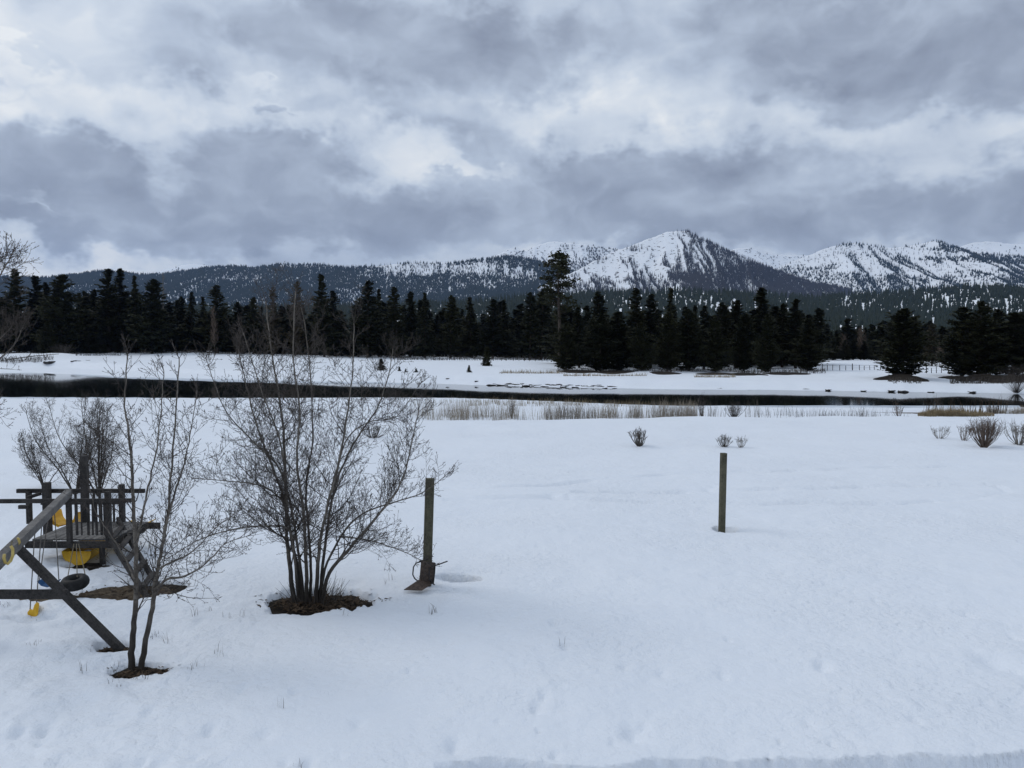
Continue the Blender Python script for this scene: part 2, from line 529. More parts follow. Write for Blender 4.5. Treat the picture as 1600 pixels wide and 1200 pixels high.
track([(700, 764), (840, 762), (960, 748), (1100, 738), (1250, 733), (1400, 729), (1600, 727)], 0.30, 0.19)
track([(700, 781), (850, 779), (1000, 784), (1200, 785), (1400, 786), (1520, 779), (1575, 766), (1560, 757), (1400, 757), (1200, 765), (1050, 768), (900, 770)], 0.28, 0.17)
track([(640, 720), (900, 735), (1000, 731), (1100, 728)], 0.3, 0.09)
DENTS = [(710, 1160, .13, .06), (990, 1141, .16, .05), (838, 1103, .10, .045), (482, 1188, .09, .05), (328, 1140, .10, .04), (415, 1145, .14, .03), (868, 1173, .08, .03),
         (380, 1075, .12, .03), (460, 1082, .08, .03), (232, 1116, .10, .03), (70, 1140, .12, .06), (30, 1145, .12, .05), (65, 1157, .08, .05), (220, 1190, .08, .03), (248, 1192, .10, .03),
         (865, 975, .10, .05), (876, 990, .06, .03), (882, 1014, .07, .04), (1035, 1050, .10, .035), (1138, 999, .07, .03), (1285, 1042, .14, .05), (1262, 1131, .10, .03), (1430, 1131, .08, .03),
         (1512, 958, .12, .04), (1555, 1034, .28, .05), (1590, 1048, .10, .04), (1585, 992, .10, .04), (865, 776, .26, .05), (890, 776, .16, .04), (1108, 765, .22, .05), (1116, 761, .16, .04),
         (850, 1089, .08, .03), (975, 1043, .08, .03), (1130, 1057, .10, .03), (640, 1050, .07, .03), (700, 1005, .09, .02), (560, 1130, .10, .02)]
_dr = random.Random(5)
DENTS += [(_dr.uniform(-40, 1640), 870 + 330 * _dr.random() ** .8, _dr.uniform(.04, .10), _dr.uniform(.008, .028)) for _ in range(34)]
dent_xy = [(*flat_pt(a, b), r, d) for a, b, r, d in DENTS]


def seg_dist(x, y, P):
    best = np.full(np.shape(x), 1e9)
    for (ax, ay), (bx, by) in zip(P[:-1], P[1:]):
        dx, dy = bx - ax, by - ay; L = dx * dx + dy * dy
        t = np.clip(((x - ax) * dx + (y - ay) * dy) / L, 0, 1)
        best = np.minimum(best, np.hypot(x - ax - t * dx, y - ay - t * dy))
    return best


def base_height(x, y):
    """snow surface without the melted hollows"""
    u = x / np.maximum(y, 4.0)
    px = 800 + FPX * u
    r = np.hypot(x, y)
    ny = np.interp(x, near_x, near_y) + fbm(x / 9, y / 9, 3) * 1.2
    fy = np.interp(x, far_x, far_y) + fbm(x / 7, y / 14, 5) * 1.8 + fbm(x / 22, y / 60, 7) * 2.2
    # near side
    crest = sstep(560, 700, px)
    slope_l = -1.86 * sstep(45, 104, y)
    cy = 50.5 + 3.0 * sstep(800, 1150, px) + fbm(x / 8, 0.3 + 0 * x, 9) * 1.3
    slope_r = -1.28 * sstep(cy - 1.0, cy + 6.0, y) - 0.58 * sstep(cy + 5, ny - 4, y) + 0.10 * sstep(cy - 16, cy - 2, y)
    z_near = slope_l * (1 - crest) + slope_r * crest
    z_near = z_near + fbm(x / 7, y / 7, 21, 3) * 0.10 + fbm(x / 1.9, y / 1.9, 22, 4) * 0.050
    lump = 0.25 + 0.75 * (1 - sstep(180, 420, px)) * (1 - sstep(17, 24, y))
    z_near = z_near + (fbm(x / 0.55, y / 0.55, 23, 3) * 0.085) * lump
    wind = fbm(x / 0.75 + fbm(x, y, 8) * 0.4, y / 0.55, 24, 4, .6)
    z_near = z_near + wind * 0.042 * sstep(500, 800, px) * (1 - sstep(18, 40, y))
    kb = sstep(ny - 12, ny - 1.5, y); z_near = z_near * (1 - kb) + (-1.90) * kb
    edge = sstep(ny - 1.2, ny + 0.5, y)
    z_near = z_near * (1 - edge) + (-3.2) * edge
    # cut snow wall by the house
    cut = 9.06 + fbm(x / 0.9, 0 * x + 0.5, 31, 4) * 0.16 + 0.10 * sstep(-0.5, 2.5, -x)
    wall = (1 - sstep(cut - 0.16, cut + 0.02, y)) * sstep(-0.95, -0.45, x)
    z_near = z_near - 1.1 * wall
    # far side
    d1 = np.interp(u, far_u, far_tab[:, 1]); bh = np.interp(u, far_u, far_tab[:, 2]); d2 = np.interp(u, far_u, far_tab[:, 3]); z2 = np.interp(u, far_u, far_tab[:, 4])
    d1 = np.maximum(d1, fy + 1.0) + fbm(x / 6, y / 20, 6) * 1.5
    z_far = WATER_Z + 0.12 + bh * sstep(d1 - 1, d1 + 3.5, y)
    t = np.clip((y - d1 - 2) / np.maximum(d2 - d1 - 2, 5), 0, 1)
    z_far = z_far + (z2 - (WATER_Z + 0.12 + bh)) * t
    z_far = z_far + fbm(x / 18, y / 30, 41, 4) * 0.42 * sstep(d1, d1 + 12, y) + fbm(x / 5, y / 8, 42, 3) * 0.16 * sstep(d1, d1 + 6, y)
    mound = np.exp(-(((px - 95) / 40) ** 2)) * np.exp(-(((y - 250) / 14) ** 2)) * 1.6 + np.exp(-(((px - 25) / 50) ** 2)) * np.exp(-(((y - 262) / 16) ** 2)) * 1.2
    z_far = z_far + mound
    z_far = z_far + 5.0 * sstep(320, 900, y)
    fe = sstep(fy - 0.6, fy + 0.5, y)
    z_far = -3.2 * (1 - fe) + z_far * fe
    mid = (ny + fy) / 2
    z = np.where(y < mid, z_near, z_far)
    return np.where(y < -5, -0.1 + 0 * z, z)


def height(x, y, z):
    jag = fbm(x / 0.30, y / 0.30, 51, 4, .6) * 0.30 + fbm(x / 1.1, y / 1.1, 52, 2) * 0.16
    for (hx, hy, rx, ry, dep, soil) in HOLLOWS:
        q = np.hypot((x - hx) / rx, (y - hy) / ry) + jag
        s = 1 - (sstep(0.82, 1.08, q) if soil else sstep(0.35, 1.1, q))
        z = z - dep * 1.5 * s if soil else z - dep * s
    for P, wdt, dep in TRACKS:
        dd = seg_dist(x, y, P)
        z = z - dep * (1 - sstep(0.0, wdt, dd)) * (0.35 + 0.65 * sstep(0.35, 0.65, vnoise(x / 1.1, y / 0.7, 61)))
    for (hx, hy, rr, dep) in dent_xy:
        z = z - 2.1 * dep * np.exp(-(((x - hx) / (rr * .8)) ** 2 + ((y - hy) / (rr * 1.2)) ** 2))
    return z


th = np.concatenate([np.linspace(-46, 46, 640), np.linspace(48, 312, 67)]) * math.pi / 180
rr_ = np.concatenate([[0.4, 1.5, 3, 4.5, 6, 7], np.geomspace(8, 60, 330)[:-1], np.geomspace(60, 330, 260)[:-1], np.geomspace(330, 11000, 40)])
RR, TH = np.meshgrid(rr_, th, indexing='ij')
GX, GY = RR * np.sin(TH), RR * np.cos(TH)
GB = base_height(GX.ravel(), GY.ravel()).reshape(GX.shape)
GZ = height(GX.ravel(), GY.ravel(), GB.ravel()).reshape(GX.shape)
thd = np.degrees(th)


def look(A, x, y):
    """height of the gridded surface at world points"""
    x = np.asarray(x, dtype=float); y = np.asarray(y, dtype=float)
    a = np.degrees(np.arctan2(x, y)); a = np.where(a < -46, a + 360, a)
    fi = np.clip(np.interp(np.hypot(x, y), rr_, np.arange(len(rr_))), 0, len(rr_) - 1.001); fj = np.clip(np.interp(a, thd, np.arange(len(thd))), 0, len(thd) - 1.001)
    i, j = fi.astype(int), fj.astype(int); s, t = fi - i, fj - j
    return A[i, j] * (1 - s) * (1 - t) + A[i + 1, j] * s * (1 - t) + A[i, j + 1] * (1 - s) * t + A[i + 1, j + 1] * s * t


def hz(x, y): return float(look(GZ, x, y))


def hb(x, y): return float(look(GB, x, y))


def G(px, py):
    """ground point seen at a pixel of the photograph (near field)"""
    z = 0.0
    for _ in range(12):
        x, y = flat_pt(px, py, z); z = 0.5 * z + 0.5 * hb(x, y)
    return Vector((x, y, hb(x, y)))


nr, ntt = RR.shape
idx = np.arange(nr * ntt).reshape(nr, ntt)
nxt = np.roll(idx, -1, axis=1)
F = np.stack([idx[:-1].ravel(), nxt[:-1].ravel(), nxt[1:].ravel(), idx[1:].ravel()], axis=1)[:, ::-1]
Vt = np.stack([GX.ravel(), GY.ravel(), GZ.ravel()], axis=1)
ground = link('snow_ground', mesh_np('snow_ground', Vt, F, True), M['snow'])
tag(ground, kind='structure')

wx = np.linspace(-420, 420, 60)
wv, wf = [], []
for k, x_ in enumerate(wx):
    a_ = float(np.interp(x_, near_x, near_y)) - 6; b_ = float(np.interp(x_, far_x, far_y)) + 7
    wv += [(x_, a_, WATER_Z), (x_, b_, WATER_Z)]
wf = [(2 * k, 2 * k + 2, 2 * k + 3, 2 * k + 1) for k in range(len(wx) - 1)]
river = link('river_water', mesh_np('river_water', wv, wf), M['water'])
tag(river, kind='structure')

# bare soil showing in the hollows
for k, (hx, hy, rx, ry, dep, soil) in enumerate(HOLLOWS):
    if not soil: continue
    strip = rx > 3
    n1, n2 = 14, 40
    vs_, fs = [], []
    z0 = hb(hx, hy) - dep * (SOILF[k] if not strip else 0.4)
    for i in range(n1 + 1):
        for j in range(n2):
            a = 2 * math.pi * j / n2; q = 1.12 * i / n1
            x, y = hx + rx * q * math.cos(a), hy + ry * q * math.sin(a)
            vs_.append((x, y, z0 + (0 if strip else 0.05) * float(fbm(np.array(x / 0.22), np.array(y / 0.22), 71)) - 0.25 * dep * max(0, q - 0.9)))
    for i in range(n1):
        for j in range(n2):
            j2 = (j + 1) % n2
            fs.append((i * n2 + j, (i + 1) * n2 + j, (i + 1) * n2 + j2, i * n2 + j2))
    tag(link('mud_flat' if strip else 'bare_ground', mesh_np('bare_ground', vs_, fs, True), M['mud' if strip else ('soil_brown' if k in (2, 4, 6) else 'soil')]), kind='structure')

# sheet of ice along the far shore
def ice_sheet(pts, z=WATER_Z + 0.03):
    P = [flat_pt(a, b, z) for a, b in pts]
    n = len(P)
    v = [(x, y, z) for x, y in P] + [(x, y, z - 0.08) for x, y in P]
    f = [tuple(range(n)), tuple(range(2 * n - 1, n - 1, -1))] + [(k, k + n, (k + 1) % n + n, (k + 1) % n) for k in range(n)]
    me = bpy.data.meshes.new('ice_sheet'); me.from_pydata(v, [], f); me.update()
    return tag(link('river_ice', me, M['ice']), kind='structure')


def wavy(x0, x1, ya, yb, step=14, seed=1, amp=0.5):
    top = [(x, ya(x) ) for x in np.arange(x1, x0 - 1, -step)]
    bot = [(x, yb(x) + amp * (random.random() - 0.5) * 2) for x in np.arange(x0, x1 + 1, step)]
    return bot + top


fwl = lambda x: float(np.interp(x, [-60, 0, 50, 110, 200, 400, 600, 700, 800, 900, 1000, 1200, 1300, 1400, 1500, 1600], [584, 583, 582.5, 585, 589.5, 594.5, 598, 601, 603.5, 606, 608, 609.5, 611, 613, 614.5, 616]))
ice_sheet(wavy(110, 640, lambda x: fwl(x) - 1.5, lambda x: fwl(x) + 2.2 * math.sin((x - 100) / 545 * math.pi) + 0.8, amp=0.6))
ice_sheet(wavy(-40, 330, lambda x: 624, lambda x: 620.4 + 1.4 * max(0, (x - 60) / 270), amp=0.5))
ice_sheet(wavy(1060, 1600, lambda x: 639, lambda x: 633.6, amp=0.25))

# ------------------------------------------------------------------ mountains
def project(P):
    """world points (n,3) -> photograph pixels"""
    d = P[:, :3] - np.array([0, 0, CAM_Z])
    f = d[:, 1] * FW.y + d[:, 2] * FW.z
    u = d[:, 1] * UPV.y + d[:, 2] * UPV.z
    return 800 + FPX * d[:, 0] / f, 600 - FPX * u / f


def mountain(name, ridge, D, depth, spur, seed, mat, lam=650.0, power=1.2, rough=10.0, nx=420, nt=110, foot=2.0):
    R = np.array([tuple(pix(a, b, D)) for a, b in ridge])
    X = np.linspace(R[0, 0], R[-1, 0], nx)
    Zr = np.interp(X, R[:, 0], R[:, 2])
    k = np.ones(5) / 5
    Zs = np.convolve(np.pad(Zr, 2, mode='edge'), k, mode='valid')
    Zr = Zs + fbm(X / 60, X * 0, seed + 5, 4, 0.6) * rough
    t = np.linspace(0, 1, nt)
    XX, TT = np.meshgrid(X, t, indexing='xy')          # (nt, nx)
    sway = fbm(XX / (lam * 2.2), TT * 1.3, seed, 3) * depth * 0.10
    YY = D - depth * (1 - TT) + sway * 4 * TT * (1 - TT)
    ZR = np.interp(XX + fbm(TT * 2.2, XX / lam / 1.5, seed + 2, 3) * lam * 0.55 * (1 - TT), X, Zr)
    ZZ = foot + (ZR - foot) * (0.30 * TT + 0.70 * TT ** power)
    w = XX + fbm(XX / lam, TT * 2.5, seed + 3, 3) * lam * 0.5 + (1 - TT) * lam * 0.45
    rid = 1 - np.abs(2 * vnoise(w / lam, TT * 1.1 + 3, seed + 4) - 1)
    rid2 = 1 - np.abs(2 * vnoise(w / lam * 2.7 + 5, TT * 2.3, seed + 6) - 1)
    rid3 = 1 - np.abs(2 * vnoise(w / lam * 6.1 + TT * 2 + 9, TT * 4.3, seed + 8) - 1)
    body = np.sin(np.clip(TT, 0, 1) * math.pi) ** 0.8
    ZZ = ZZ - spur * body * ((1 - rid) * 0.85 + (1 - rid2) * 0.45 + (1 - rid3) * 0.20) + fbm(XX / 90, YY / 120, seed + 7, 5, 0.55) * rough * 1.2 * np.minimum(1, (1 - TT) * 6 + 0.1)
    ZZ = np.maximum(ZZ, foot - 3 + 0 * ZZ)
    # far slope so that the mass is closed
    tb = np.array([0.06, 0.2, 0.5, 1.0])
    for q in tb:
        YY = np.vstack([YY, D + depth * 0.7 * q + 0 * X]); XX = np.vstack([XX, X]); ZZ = np.vstack([ZZ, foot + (Zr - foot) * (1 - q)])
    n = XX.shape[0]
    V = np.stack([XX.ravel(), YY.ravel(), ZZ.ravel()], axis=1)
    ii = np.arange(n * nx).reshape(n, nx)
    Fm = np.stack([ii[:-1, :-1].ravel(), ii[:-1, 1:].ravel(), ii[1:, 1:].ravel(), ii[1:, :-1].ravel()], axis=1)
    o = link(name, mesh_np(name, V, Fm, True), mat)
    tag(o, kind='structure')
    return (XX[:nt], YY[:nt], ZZ[:nt])


def scatter_points(surf, n, lo=0.0, hi=1.0):
    XX, YY, ZZ = surf
    nt, nx = XX.shape
    i = rng.uniform(lo * (nt - 2), hi * (nt - 1.001), n); j = rng.uniform(0, nx - 1.001, n)
    a, b = i.astype(int), j.astype(int); fa, fb = i - a, j - b
    def s(A): return (A[a, b] * (1 - fa) * (1 - fb) + A[a + 1, b] * fa * (1 - fb) + A[a, b + 1] * (1 - fa) * fb + A[a + 1, b + 1] * fa * fb)
    gx = np.gradient(ZZ, axis=1) / (XX[0, 1] - XX[0, 0])
    return np.stack([s(XX), s(YY), s(ZZ), s(gx)], axis=1)


def spikes(name, P, H, Wd, mat, label, cat, sides=4, tiers=1):
    """far conifers as one mass: small pointed crowns"""
    n = len(P); parts_v, parts_f = [], []
    a0 = rng.uniform(0, 6.28, n); off = 0
    for tier in range(tiers):
        z0 = H * (0.02 + 0.30 * tier); z1 = H * (1.0 if tier == tiers - 1 else 0.55 + 0.22 * tier)
        w = Wd * (1.0 - 0.28 * tier)
        V = np.zeros((n, sides + 1, 3))
        for k in range(sides):
            an = a0 + 2 * math.pi * k / sides
            jit = rng.uniform(0.7, 1.25, n)
            V[:, k, 0] = P[:, 0] + w * jit * np.cos(an); V[:, k, 1] = P[:, 1] + w * jit * np.sin(an)
            V[:, k, 2] = P[:, 2] + z0 - (0.8 if tier == 0 else 0)
        V[:, sides, 0] = P[:, 0] + rng.normal(0, 0.04, n) * H * 0.2; V[:, sides, 1] = P[:, 1]; V[:, sides, 2] = P[:, 2] + z1
        base = off + np.arange(n)[:, None] * (sides + 1)
        fs = np.concatenate([base + np.array([[k, (k + 1) % sides, sides]]) for k in range(sides)], axis=0)
        parts_v.append(V.reshape(-1, 3)); parts_f.append(fs); off += n * (sides + 1)
    o = link(name, mesh_np(name, np.concatenate(parts_v), np.concatenate(parts_f)), mat)
    return tag(o, label, cat, kind='stuff')


# snow covered slopes; woods stand on them as geometry
def _mtn(b, p):
    co = coord(b)
    n = b.noise(co, 0.012, 6, 0.6); r = b.noise(b.vmath('MULTIPLY', co, (1, 0.6, 1.6)), 0.03, 6, 0.65)
    col = b.mix(n, lin((0.86, 0.89, 0.93)), lin((0.92, 0.94, 0.96)))
    geo = b.n.new('ShaderNodeNewGeometry'); sp = b.n.new('ShaderNodeSeparateXYZ'); b.l.new(geo.outputs['Normal'], sp.inputs[0])
    rock = b.math('MULTIPLY', b.rng(r, 0.57, 0.63), b.rng(sp.outputs['Z'], 0.90, 0.76))
    col = b.mix(rock, col, lin((0.075, 0.068, 0.068)))
    b.put(p.inputs['Base Color'], col)
    p.inputs['Roughness'].default_value = 0.8
    p.inputs['Specular IOR Level'].default_value = 0.1
    bump(b, p, r, 0.5, 6.0)


M['mountain'] = material('mountain_snow', _mtn)

mt_far = mountain('far_peaks', [(150, 440), (250, 424), (285, 414), (300, 411), (320, 414), (345, 420), (430, 432), (560, 425), (620, 416), (700, 409), (740, 412), (800, 425), (1000, 430), (1120, 405), (1145, 388), (1170, 387), (1205, 397), (1240, 399), (1262, 399), (1300, 402), (1450, 395), (1500, 386), (1520, 379), (1545, 377), (1570, 380), (1600, 382), (1680, 390), (1800, 402)], 10200, 3000, 170, 201, M['mountain'], 520)
mt_left_peak = mountain('snowy_ridge', [(600, 432), (690, 426), (740, 412), (775, 399), (795, 389), (805, 387), (820, 392), (845, 381), (862, 377), (885, 379), (915, 381), (940, 388), (958, 387), (985, 392), (1010, 402), (1080, 420), (1160, 440)], 8800, 2300, 210, 221, M['mountain'], 420)
mt_left = mountain('wooded_range', [(-700, 420), (-300, 428), (-60, 430), (0, 432), (60, 435), (120, 430), (160, 423), (200, 427), (240, 430), (290, 424), (340, 417), (400, 418), (440, 414), (500, 413), (540, 419), (600, 414), (640, 411), (690, 412), (730, 408), (770, 402), (800, 400), (840, 409), (880, 420), (950, 432), (1020, 445), (1100, 452)], 7300, 3000, 170, 241, M['mountain'], 560, nx=560)
mt_right = mountain('right_massif', [(1120, 448), (1180, 432), (1215, 420), (1240, 408), (1262, 400), (1290, 387), (1330, 379), (1347, 381), (1380, 386), (1405, 387), (1440, 381), (1465, 375), (1490, 386), (1520, 394), (1560, 398), (1600, 400), (1700, 398), (1850, 405), (2300, 420), (2600, 436)], 7700, 3300, 230, 261, M['mountain'], 480, nx=520)
mt_main = mountain('main_peak', [(840, 450), (880, 432), (905, 420), (940, 402), (970, 389), (1000, 379), (1020, 371), (1040, 363), (1052, 361), (1075, 362), (1088, 369), (1108, 378), (1140, 393), (1180, 410), (1215, 424), (1260, 440), (1330, 453)], 6300, 1900, 175, 281, M['mountain'], 330, 1.1)
mt_foot = mountain('wooded_foothill', [(-700, 476), (-200, 478), (300, 482), (600, 480), (720, 475), (800, 468), (880, 462), (960, 460), (1050, 457), (1110, 457), (1180, 463), (1240, 466), (1300, 464), (1380, 460), (1450, 455), (1520, 451), (1570, 452), (1640, 460), (1800, 464), (2300, 470)], 2300, 1300, 22, 301, M['mountain'], 260, 1.0, 3.0, nx=420, nt=70)


def blobs(px, py, lst):
    s = 0.0
    for (cx, cy, rx, ry, w) in lst:
        s = s + w * np.exp(-(((px - cx) / rx) ** 2 + ((py - cy) / ry) ** 2))
    return s


def wood(surf, n, dens, h, w, name, mat, label, cat, sides=4, lo=0.0, hi=1.0, tiers=1, asp=0.0):
    P = scatter_points(surf, n, lo, hi)
    px, py = project(P)
    d = dens(px, py, P) + asp * np.clip(-P[:, 3] * 1.3 - .05, -.55, .65)
    ok = (rng.random(n) < d) & (px > -160) & (px < 1760)
    P = P[ok]
    H = rng.uniform(0.6, 1.25, len(P)) * h
    spikes(name, P, H, w * rng.uniform(0.7, 1.2, len(P)), mat, label, cat, sides, tiers)
    return len(P)


def streak(px, py, seed, a=16.0, b=9.0):
    return fbm(px / a, py / b, seed, 4, 0.6)


wood(mt_far, 9000, lambda x, y, P: np.clip(0.10 + 0.5 * streak(x, y, 401, 20, 6) + 0.5 * sstep(405, 440, y), 0, 1), 24, 9, 'far_peak_woods', M['burnt'],
     'sparse trees dotted over the white far peaks on the horizon', 'woods', 3, 0.3, asp=.6)
wood(mt_left_peak, 26000, lambda x, y, P: np.clip(0.03 + 0.45 * np.clip(streak(x, y, 411), 0, 1) + 1.2 * sstep(396, 426, y) + blobs(x, y, [(945, 388, 12, 4, 0.8), (800, 405, 60, 3, 0.5)]), 0, 1), 24, 8, 'snowy_ridge_woods', M['burnt'],
     'thin dark trees on the white ridge behind the tall pine', 'woods', 3, 0.2, asp=.7)
open_l = [(630, 424, 50, 8, 1.0), (665, 419, 34, 7, 0.9), (470, 417, 70, 4, 0.9), (375, 434, 55, 7, 1.1), (560, 434, 26, 9, 0.9), (650, 416, 50, 5, 0.9), (720, 424, 80, 10, 1.0), (760, 415, 55, 9, 1.0), (745, 446, 48, 10, 0.85), (670, 456, 24, 7, 0.9), (350, 421, 20, 4, 0.7), (560, 470, 30, 12, 0.7), (590, 415, 26, 5, 0.7), (300, 440, 50, 5, 0.4), (820, 427, 45, 10, 0.9), (840, 442, 36, 8, 0.6), (500, 440, 30, 6, .5), (520, 425, 30, 5, .4), (215, 434, 14, 4, .4)]
def left_open(x, y): return np.clip(blobs(x, y, open_l) * (0.75 + 0.8 * streak(x, y, 421, 7, 26)) + 0.3 * np.clip(streak(x, y, 422, 26, 8) - 0.22, 0, 1) * sstep(250, 420, x), 0, 1.1)
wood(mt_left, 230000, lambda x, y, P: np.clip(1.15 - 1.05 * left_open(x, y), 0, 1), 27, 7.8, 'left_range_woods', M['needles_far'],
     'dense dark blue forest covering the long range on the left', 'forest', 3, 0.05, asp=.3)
wood(mt_left, 60000, lambda x, y, P: np.clip(0.75 * left_open(x, y), 0, .7), 30, 3.2, 'left_burnt_woods', M['burnt'],
     'thin burnt trees in the snowy openings of the left range', 'woods', 3, 0.1)
wood(mt_main, 95000, lambda x, y, P: np.clip(0.27 + 0.65 * streak(x, y, 431, 10, 14) + 0.40 * sstep(428, 452, y) + 0.95 * blobs(x, y, [(1165, 432, 55, 16, 1.2), (1230, 440, 50, 14, 1.3), (1075, 432, 40, 7, 0.7), (1000, 442, 45, 6, 0.4), (935, 405, 18, 6, 0.6), (975, 389, 18, 4, 0.5), (1140, 396, 22, 4, 0.4), (1180, 413, 18, 5, 0.7), (905, 430, 20, 8, 0.3)])
     - 0.5 * blobs(x, y, [(955, 430, 26, 9, 1), (990, 400, 34, 9, 0.7), (1050, 374, 34, 11, 1.0), (1150, 408, 34, 8, 0.9), (1100, 395, 30, 10, .6), (970, 446, 40, 5, 0.6), (1030, 422, 30, 7, 0.7)]), 0, 1), 30, 3.6, 'burnt_woods', M['burnt'],
     'thin burnt trees standing in snow on the highest central peak', 'woods', 3, 0.05, asp=.75)
def right_dens(x, y): return np.clip(0.27 + 1.0 * streak(x, y, 441, 20, 8) + 1.0 * sstep(400, 440, y) + blobs(x, y, [(1225, 432, 40, 16, 1.0), (1290, 432, 40, 12, 0.6), (1330, 400, 40, 5, 0.5), (1520, 404, 90, 4, 0.8), (1470, 390, 14, 7, 0.5), (1600, 410, 60, 5, 0.6), (1340, 385, 20, 4, .4)]) - 1.0 * blobs(x, y, [(1300, 398, 34, 9, 0.9), (1370, 391, 60, 5, 0.9), (1420, 395, 40, 5, 0.8), (1350, 424, 36, 9, 0.9), (1440, 428, 70, 8, 0.85), (1520, 418, 60, 6, 0.8), (1580, 428, 50, 9, 0.6), (1258, 440, 3, 14, 1.4), (1445, 412, 12, 3, 1.0), (1500, 440, 60, 6, .5)]), 0, 1)
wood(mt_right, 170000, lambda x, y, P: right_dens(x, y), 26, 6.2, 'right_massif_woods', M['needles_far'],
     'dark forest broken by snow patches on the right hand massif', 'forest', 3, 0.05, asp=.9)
wood(mt_right, 50000, lambda x, y, P: np.clip(.38 - right_dens(x, y) + .4 * streak(x, y, 443, 12, 10), 0, .4), 28, 3.0, 'right_burnt_woods', M['burnt'],
     'thin burnt trees in the snowfields of the right hand massif', 'woods', 3, 0.05)
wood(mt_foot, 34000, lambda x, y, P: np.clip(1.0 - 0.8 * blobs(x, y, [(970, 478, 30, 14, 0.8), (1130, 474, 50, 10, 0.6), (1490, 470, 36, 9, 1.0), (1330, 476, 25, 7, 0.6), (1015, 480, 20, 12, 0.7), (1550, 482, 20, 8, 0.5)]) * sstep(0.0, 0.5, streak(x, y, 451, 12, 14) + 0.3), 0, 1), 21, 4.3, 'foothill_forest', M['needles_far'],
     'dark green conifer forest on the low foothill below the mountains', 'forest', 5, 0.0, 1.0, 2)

# ------------------------------------------------------------------ haze
hb_ = MB(); hb_.box(-13500, 13500, -11500, 13800, -6, 1640)
haze = hb_.build('haze', None)
tag(haze, kind='stuff')
hm = bpy.data.materials.new('haze'); hm.use_nodes = True
hm.node_tree.nodes.clear()
ho = hm.node_tree.nodes.new('ShaderNodeOutputMaterial'); hv = hm.node_tree.nodes.new('ShaderNodeVolumePrincipled')
hv.inputs['Color'].default_value = (0.38, 0.58, 1.0, 1)
hv.inputs['Density'].default_value = 2.8e-5
hv.inputs['Anisotropy'].default_value = 0.2
hm.node_tree.links.new(hv.outputs[0], ho.inputs['Volume'])
haze.data.materials.append(hm)


# ------------------------------------------------------------------ conifers
def conifer_mesh(seed, h, R, kind='spruce', dens=1.0, bare=0.05):
    """crown of drooping sprays on whorled branches, and a tapered trunk"""
    r = random.Random(seed)
    V, Fq = [], []
    wood_ = MB()
    wood_.tube([(0, 0, -0.5), (0, 0, h * 0.3), (0.06 * r.uniform(-1, 1), 0, h * 0.65), (0, 0, h * 0.985)], [h * 0.016, h * 0.0125, h * 0.007, 0.02], 6)
    nb = int(17 * h * dens)
    gaps = [(r.uniform(0.3, 0.95), r.uniform(0, 6.28)) for _ in range(6)]
    swell = [r.uniform(0.72, 1.2) for _ in range(14)]
    for k in range(nb):
        t = bare + (1 - bare) * (k + r.random()) / nb            # height fraction
        if kind == 'spruce':
            prof = (1 - t) ** 0.82 * (0.55 + 0.45 * min(1, (t - bare + 0.06) / 0.14))
        elif kind == 'pine':
            prof = (1 - t) ** 0.52 * (0.42 + 0.58 * min(1, (t - bare + 0.05) / 0.30)) * 0.86
        else:  # old open pine: plates of foliage
            prof = float(np.interp(t, [.42, .5, .56, .62, .66, .72, .76, .82, .86, .91, .96, 1.0], [.35, .75, .55, 1.15, .8, 1.25, .7, .95, .6, .85, .75, .35]))
        prof *= swell[int(t * 13.99)]
        az = r.uniform(0, 2 * math.pi)
        for g, ga in gaps:
            if abs(t - g) < 0.05 and math.cos(az - ga) > 0.5: prof *= 0.5
        L = max(0.25, R * prof * r.uniform(0.62, 1.16))
        z = h * t
        rise = (0.55 if t > 0.8 else 0.18) if kind != 'spruce' else (0.35 if t > 0.85 else -0.12)
        rise += r.uniform(-0.15, 0.15)
        ca, sa = math.cos(az), math.sin(az)
        if L > 1.0 and k % 3 == 0:
            wood_.tube([(0, 0, z), (ca * L * 0.85, sa * L * 0.85, z + rise * L * 0.8)], [0.02 + h * 0.0012, 0.01], 3, False)
        ns = max(4, int(L * 7.6 * (0.8 if kind == 'open' else 1)))
        for s in range(ns):
            f = (0.22 + 0.78 * (s + r.random()) / ns) if kind != 'open' else (0.45 + 0.6 * (s + r.random()) / ns)
            d = L * f
            droop = -0.10 * f * f * L if kind == 'spruce' else 0.06 * f * f * L
            c = Vector((ca * d + r.uniform(-.14, .14) * L, sa * d + r.uniform(-.14, .14) * L, z + rise * d + droop + r.uniform(-.12, .12)))
            sl = r.uniform(0.30, 0.60) * (0.75 + 0.028 * h); sw = sl * r.uniform(0.28, 0.5)
            an = az + r.uniform(-1.1, 1.1)
            dv = Vector((math.cos(an), math.sin(an), r.uniform(-0.5, 0.35) + (0.35 if kind != 'spruce' else -0.15)))
            dv.normalize()
            sd = dv.cross(Vector((r.uniform(-.8, .8), r.uniform(-.8, .8), 1))).normalized()
            o = len(V)
            V += [c - dv * sl * 0.45, c + sd * sw, c + dv * sl * 0.6, c - sd * sw]
            Fq.append((o, o + 1, o + 2, o + 3))
    me = mesh_np('crown', [tuple(v) for v in V], Fq)
    tm = wood_.mesh('trunk', True)
    return me, tm


